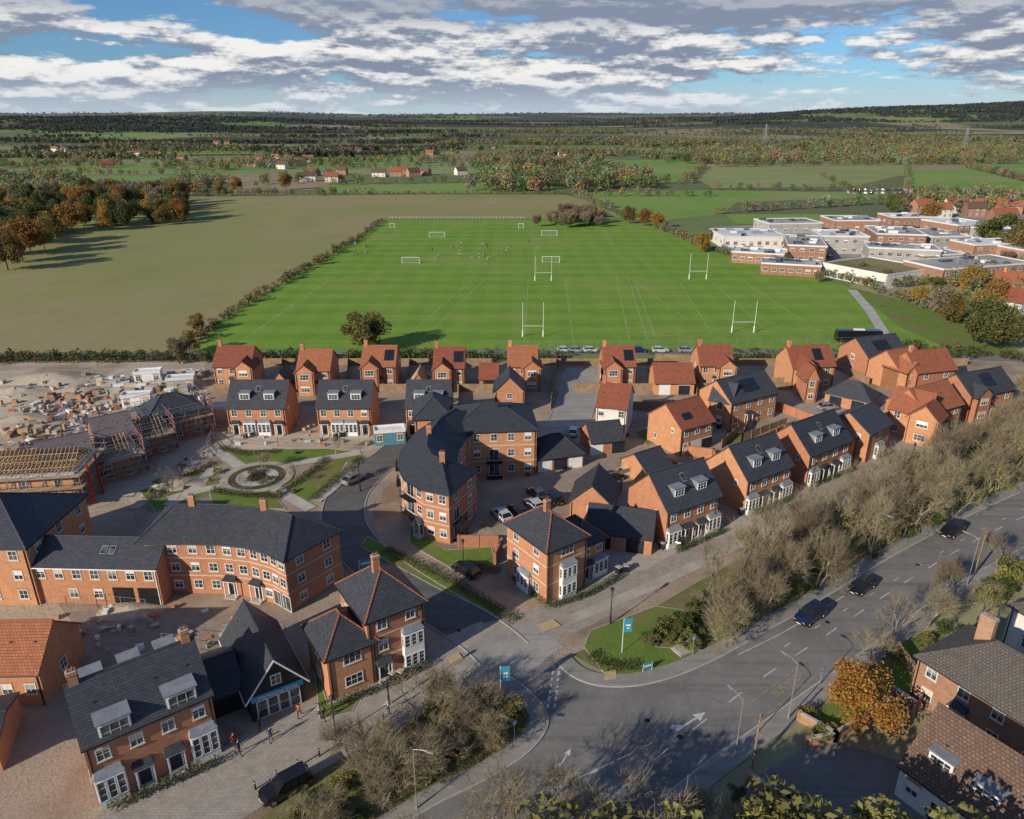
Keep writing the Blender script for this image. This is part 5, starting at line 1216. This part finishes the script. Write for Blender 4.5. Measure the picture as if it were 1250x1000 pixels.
# ------------------------------------------------------------------ people
pmat('skin', (.45,.27,.19), .6); pmat('hair', (.04,.025,.018), .8)
for n, c in (('navy',(.02,.03,.07)),('charcoal',(.03,.03,.035)),('red',(.35,.03,.03)),('jeans',(.05,.08,.15)),('blue',(.04,.12,.4)),('orange',(.5,.15,.02)),('pale',(.5,.5,.48))): pmat('cloth_'+n, c, .9)
def person_mesh(top, bot, stride=.25, arm=.2):
    J = {}; V = []; E = []; Rr = []
    def v(n, co, r, par=None):
        J[n] = len(V); V.append(co); Rr.append(r)
        if par: E.append((J[par], J[n]))
    v('pel',(0,0,.95),(.15,.11)); v('wa',(0,0,1.1),(.13,.095),'pel'); v('ch',(0,.0,1.32),(.165,.11),'wa'); v('nk',(0,0,1.47),(.06,.06),'ch'); v('hd0',(0,.01,1.56),(.075,.085),'nk'); v('hd1',(0,.015,1.66),(.082,.098),'hd0'); v('hd2',(0,.005,1.74),(.06,.07),'hd1')
    for s_, n in ((-1,'l'),(1,'r')):
        t = stride*s_
        v('hip'+n,(s_*.1,0,.9),(.095,.095),'pel'); v('kn'+n,(s_*.11,t*.5+.04,.5),(.062,.062),'hip'+n); v('an'+n,(s_*.11,t,.1),(.042,.042),'kn'+n); v('he'+n,(s_*.115,t+.05,.045),(.045,.04),'an'+n); v('to'+n,(s_*.13,t+.2,.035),(.04,.028),'he'+n)
        a = -arm*s_
        v('sh'+n,(s_*.2,0,1.42),(.06,.06),'ch'); v('el'+n,(s_*.26,a*.4-.02,1.14),(.042,.042),'sh'+n); v('wr'+n,(s_*.27,a+.06,.9),(.027,.027),'el'+n); v('pa'+n,(s_*.27,a+.09,.83),(.018,.035),'wr'+n)
        for k in range(4):
            y = a+.055+k*.022; v('f%d'%k+n,(s_*.27,y,.79),(.009,.009),'pa'+n); v('g%d'%k+n,(s_*.262,y+.006,.745-(.012 if k in (1,2) else 0)),(.008,.008),'f%d'%k+n)
        v('th'+n,(s_*.262,a+.125,.82),(.01,.01),'pa'+n); v('tg'+n,(s_*.26,a+.14,.785),(.009,.009),'th'+n)
    me = bpy.data.meshes.new('person_cage'); me.from_pydata(V, E, []); o = bpy.data.objects.new('person_cage', me); COL.objects.link(o)
    sk = o.modifiers.new('skin', 'SKIN'); sk.use_smooth_shade = True
    for i, r_ in enumerate(Rr): me.skin_vertices[0].data[i].radius = r_
    me.skin_vertices[0].data[0].use_root = True
    ss = o.modifiers.new('sub', 'SUBSURF'); ss.levels = 1; ss.render_levels = 1
    dg = bpy.context.evaluated_depsgraph_get(); m2 = bpy.data.meshes.new_from_object(o.evaluated_get(dg)); bpy.data.objects.remove(o)
    m2.materials.clear()
    for n in (top, bot, 'skin', 'hair', 'tyre'): m2.materials.append(MT[n])
    for p in m2.polygons:
        c = p.center
        if c.z > 1.69 or (c.z > 1.56 and c.y < -.01): i = 3
        elif c.z > 1.46: i = 2
        elif c.z < .09: i = 4
        elif c.z < .885 and abs(c.x) > .215: i = 2
        elif c.z > .93 or abs(c.x) > .2: i = 0
        else: i = 1
        p.material_index = i; p.use_smooth = True
    m2.name = 'person'; return m2
PM = [person_mesh('cloth_navy','cloth_jeans'), person_mesh('cloth_red','cloth_charcoal',.1,.1), person_mesh('cloth_charcoal','cloth_charcoal',.3,.25), person_mesh('cloth_orange','cloth_navy',.35,.4), person_mesh('cloth_pale','cloth_navy',.4,.4), person_mesh('cloth_blue','cloth_pale',.35,.3)]
for (px, py, k, a) in ((396,880,2,60),(391,876,4,60),(287,912,1,-120),(293,921,2,-120),(366,876,3,10),(331,905,0,200),(318,892,2,30),(1218,752,0,0),(475,870,4,50)): put(PM[k], 'person', *G(px,py), 1, z=.05, rot=radians(a))
for i in range(44):
    px = R.choice([R.gauss(595,3), R.uniform(520,600), R.uniform(430,450), R.uniform(560,660)]); py = R.uniform(297,318) if px < 610 and px > 450 else R.uniform(296,312)
    put(R.choice(PM[2:]), 'football_player', *G(px,py), 1.05, z=.05)
# ------------------------------------------------------------------ light, sky, camera
AZ = radians(44); EL = radians(23.5)   # shadows run away and to the right
dirv = Vector((cos(EL)*cos(AZ), cos(EL)*sin(AZ), -sin(EL)))
sl = bpy.data.lights.new('sun', 'SUN'); sl.energy = 5.0; sl.angle = radians(.5); sl.color = (1, .885, .72)
so = bpy.data.objects.new('sun', sl); COL.objects.link(so); so.rotation_euler = dirv.to_track_quat('-Z', 'Y').to_euler()
w = bpy.data.worlds.new('World'); SC.world = w; w.use_nodes = True; nt = w.node_tree; bg = nt.nodes['Background']
sky = nt.nodes.new('ShaderNodeTexSky'); sky.sky_type = 'NISHITA'; sky.sun_disc = False; sky.sun_elevation = EL; sky.sun_rotation = atan2(-dirv.x, -dirv.y) % (2*pi); sky.altitude = 100; sky.air_density = 1; sky.dust_density = .3; sky.ozone_density = 2
bg.inputs[1].default_value = .1
tc = nt.nodes.new('ShaderNodeTexCoord'); sx = nt.nodes.new('ShaderNodeSeparateXYZ'); nt.links.new(tc.outputs['Generated'], sx.inputs[0])
az = math_(nt, 'ARCTAN2', sx.outputs[0], sx.outputs[1]); el = sx.outputs[2]
def cl(fa, fe, oe, seed, detail=9, rough=.56):
    c = nt.nodes.new('ShaderNodeCombineXYZ'); nt.links.new(math_(nt, 'MULTIPLY', az, fa), c.inputs[0])
    nt.links.new(math_(nt, 'MULTIPLY', math_(nt, 'ADD', el, oe), fe), c.inputs[1]); c.inputs[2].default_value = seed
    return nz(nt, c.outputs[0], 1, detail, rough)
n1 = cl(3.6, 19, 0, 9.2, 9, .6); n1u = cl(3.6, 19, .011, 9.2, 9, .6)
n3 = cl(17, 46, 0, 8.1, 8, .6); n3u = cl(17, 46, .006, 8.1, 8, .6)
dens = math_(nt, 'ADD', n1, math_(nt, 'MULTIPLY', n3, .20))
# long banks of cumulus low down, thinning overhead
bank = ramp(nt, el, .30, .14)
cover = math_(nt, 'MULTIPLY', ramp(nt, dens, .515, .575), math_(nt, 'MULTIPLY_ADD', bank, .85, .15))
d1 = math_(nt, 'MULTIPLY', math_(nt, 'SUBTRACT', n1, n1u), 6.0); d3 = math_(nt, 'MULTIPLY', math_(nt, 'SUBTRACT', n3, n3u), 3.6)
lit = math_(nt, 'ADD', math_(nt, 'ADD', d1, d3), .40, clamp=True)
core = ramp(nt, dens, .62, .80)
lit = math_(nt, 'SUBTRACT', lit, math_(nt, 'MULTIPLY', core, .22), clamp=True)
lit = ramp(nt, lit, .06, .92)
top = ramp(nt, el, .085, .125)
lit = math_(nt, 'MULTIPLY', lit, math_(nt, 'MULTIPLY_ADD', top, -.72, 1.), clamp=True)
ccol = mixc(nt, lit, (2.3, 2.8, 3.8), (8.9, 8.8, 8.6))
tint = mixc(nt, ramp(nt, el, .15, .5), (.44, .70, 1.05), (.75, .9, 1.1))
skyc = mixc(nt, 1., sky.outputs[0], tint, 'MULTIPLY')
hzn = ramp(nt, el, .0, .06)
base = mixc(nt, cover, skyc, ccol)
base = mixc(nt, math_(nt, 'MULTIPLY', math_(nt, 'SUBTRACT', 1, hzn), .72), base, (5.6, 6.5, 7.4))
nt.links.new(base, bg.inputs[0])
cam = bpy.data.cameras.new('camera'); co = bpy.data.objects.new('camera', cam); COL.objects.link(co)
cam.sensor_fit = 'HORIZONTAL'; cam.sensor_width = 36; cam.lens = F/1250*36; cam.clip_end = 40000; cam.clip_start = .5
co.location = (0, 0, H); co.rotation_euler = (pi/2-PITCH, 0, 0); SC.camera = co
SC.view_settings.view_transform = 'Standard'; SC.view_settings.look = 'None'; SC.view_settings.exposure = 0
print('objects', len(bpy.data.objects))
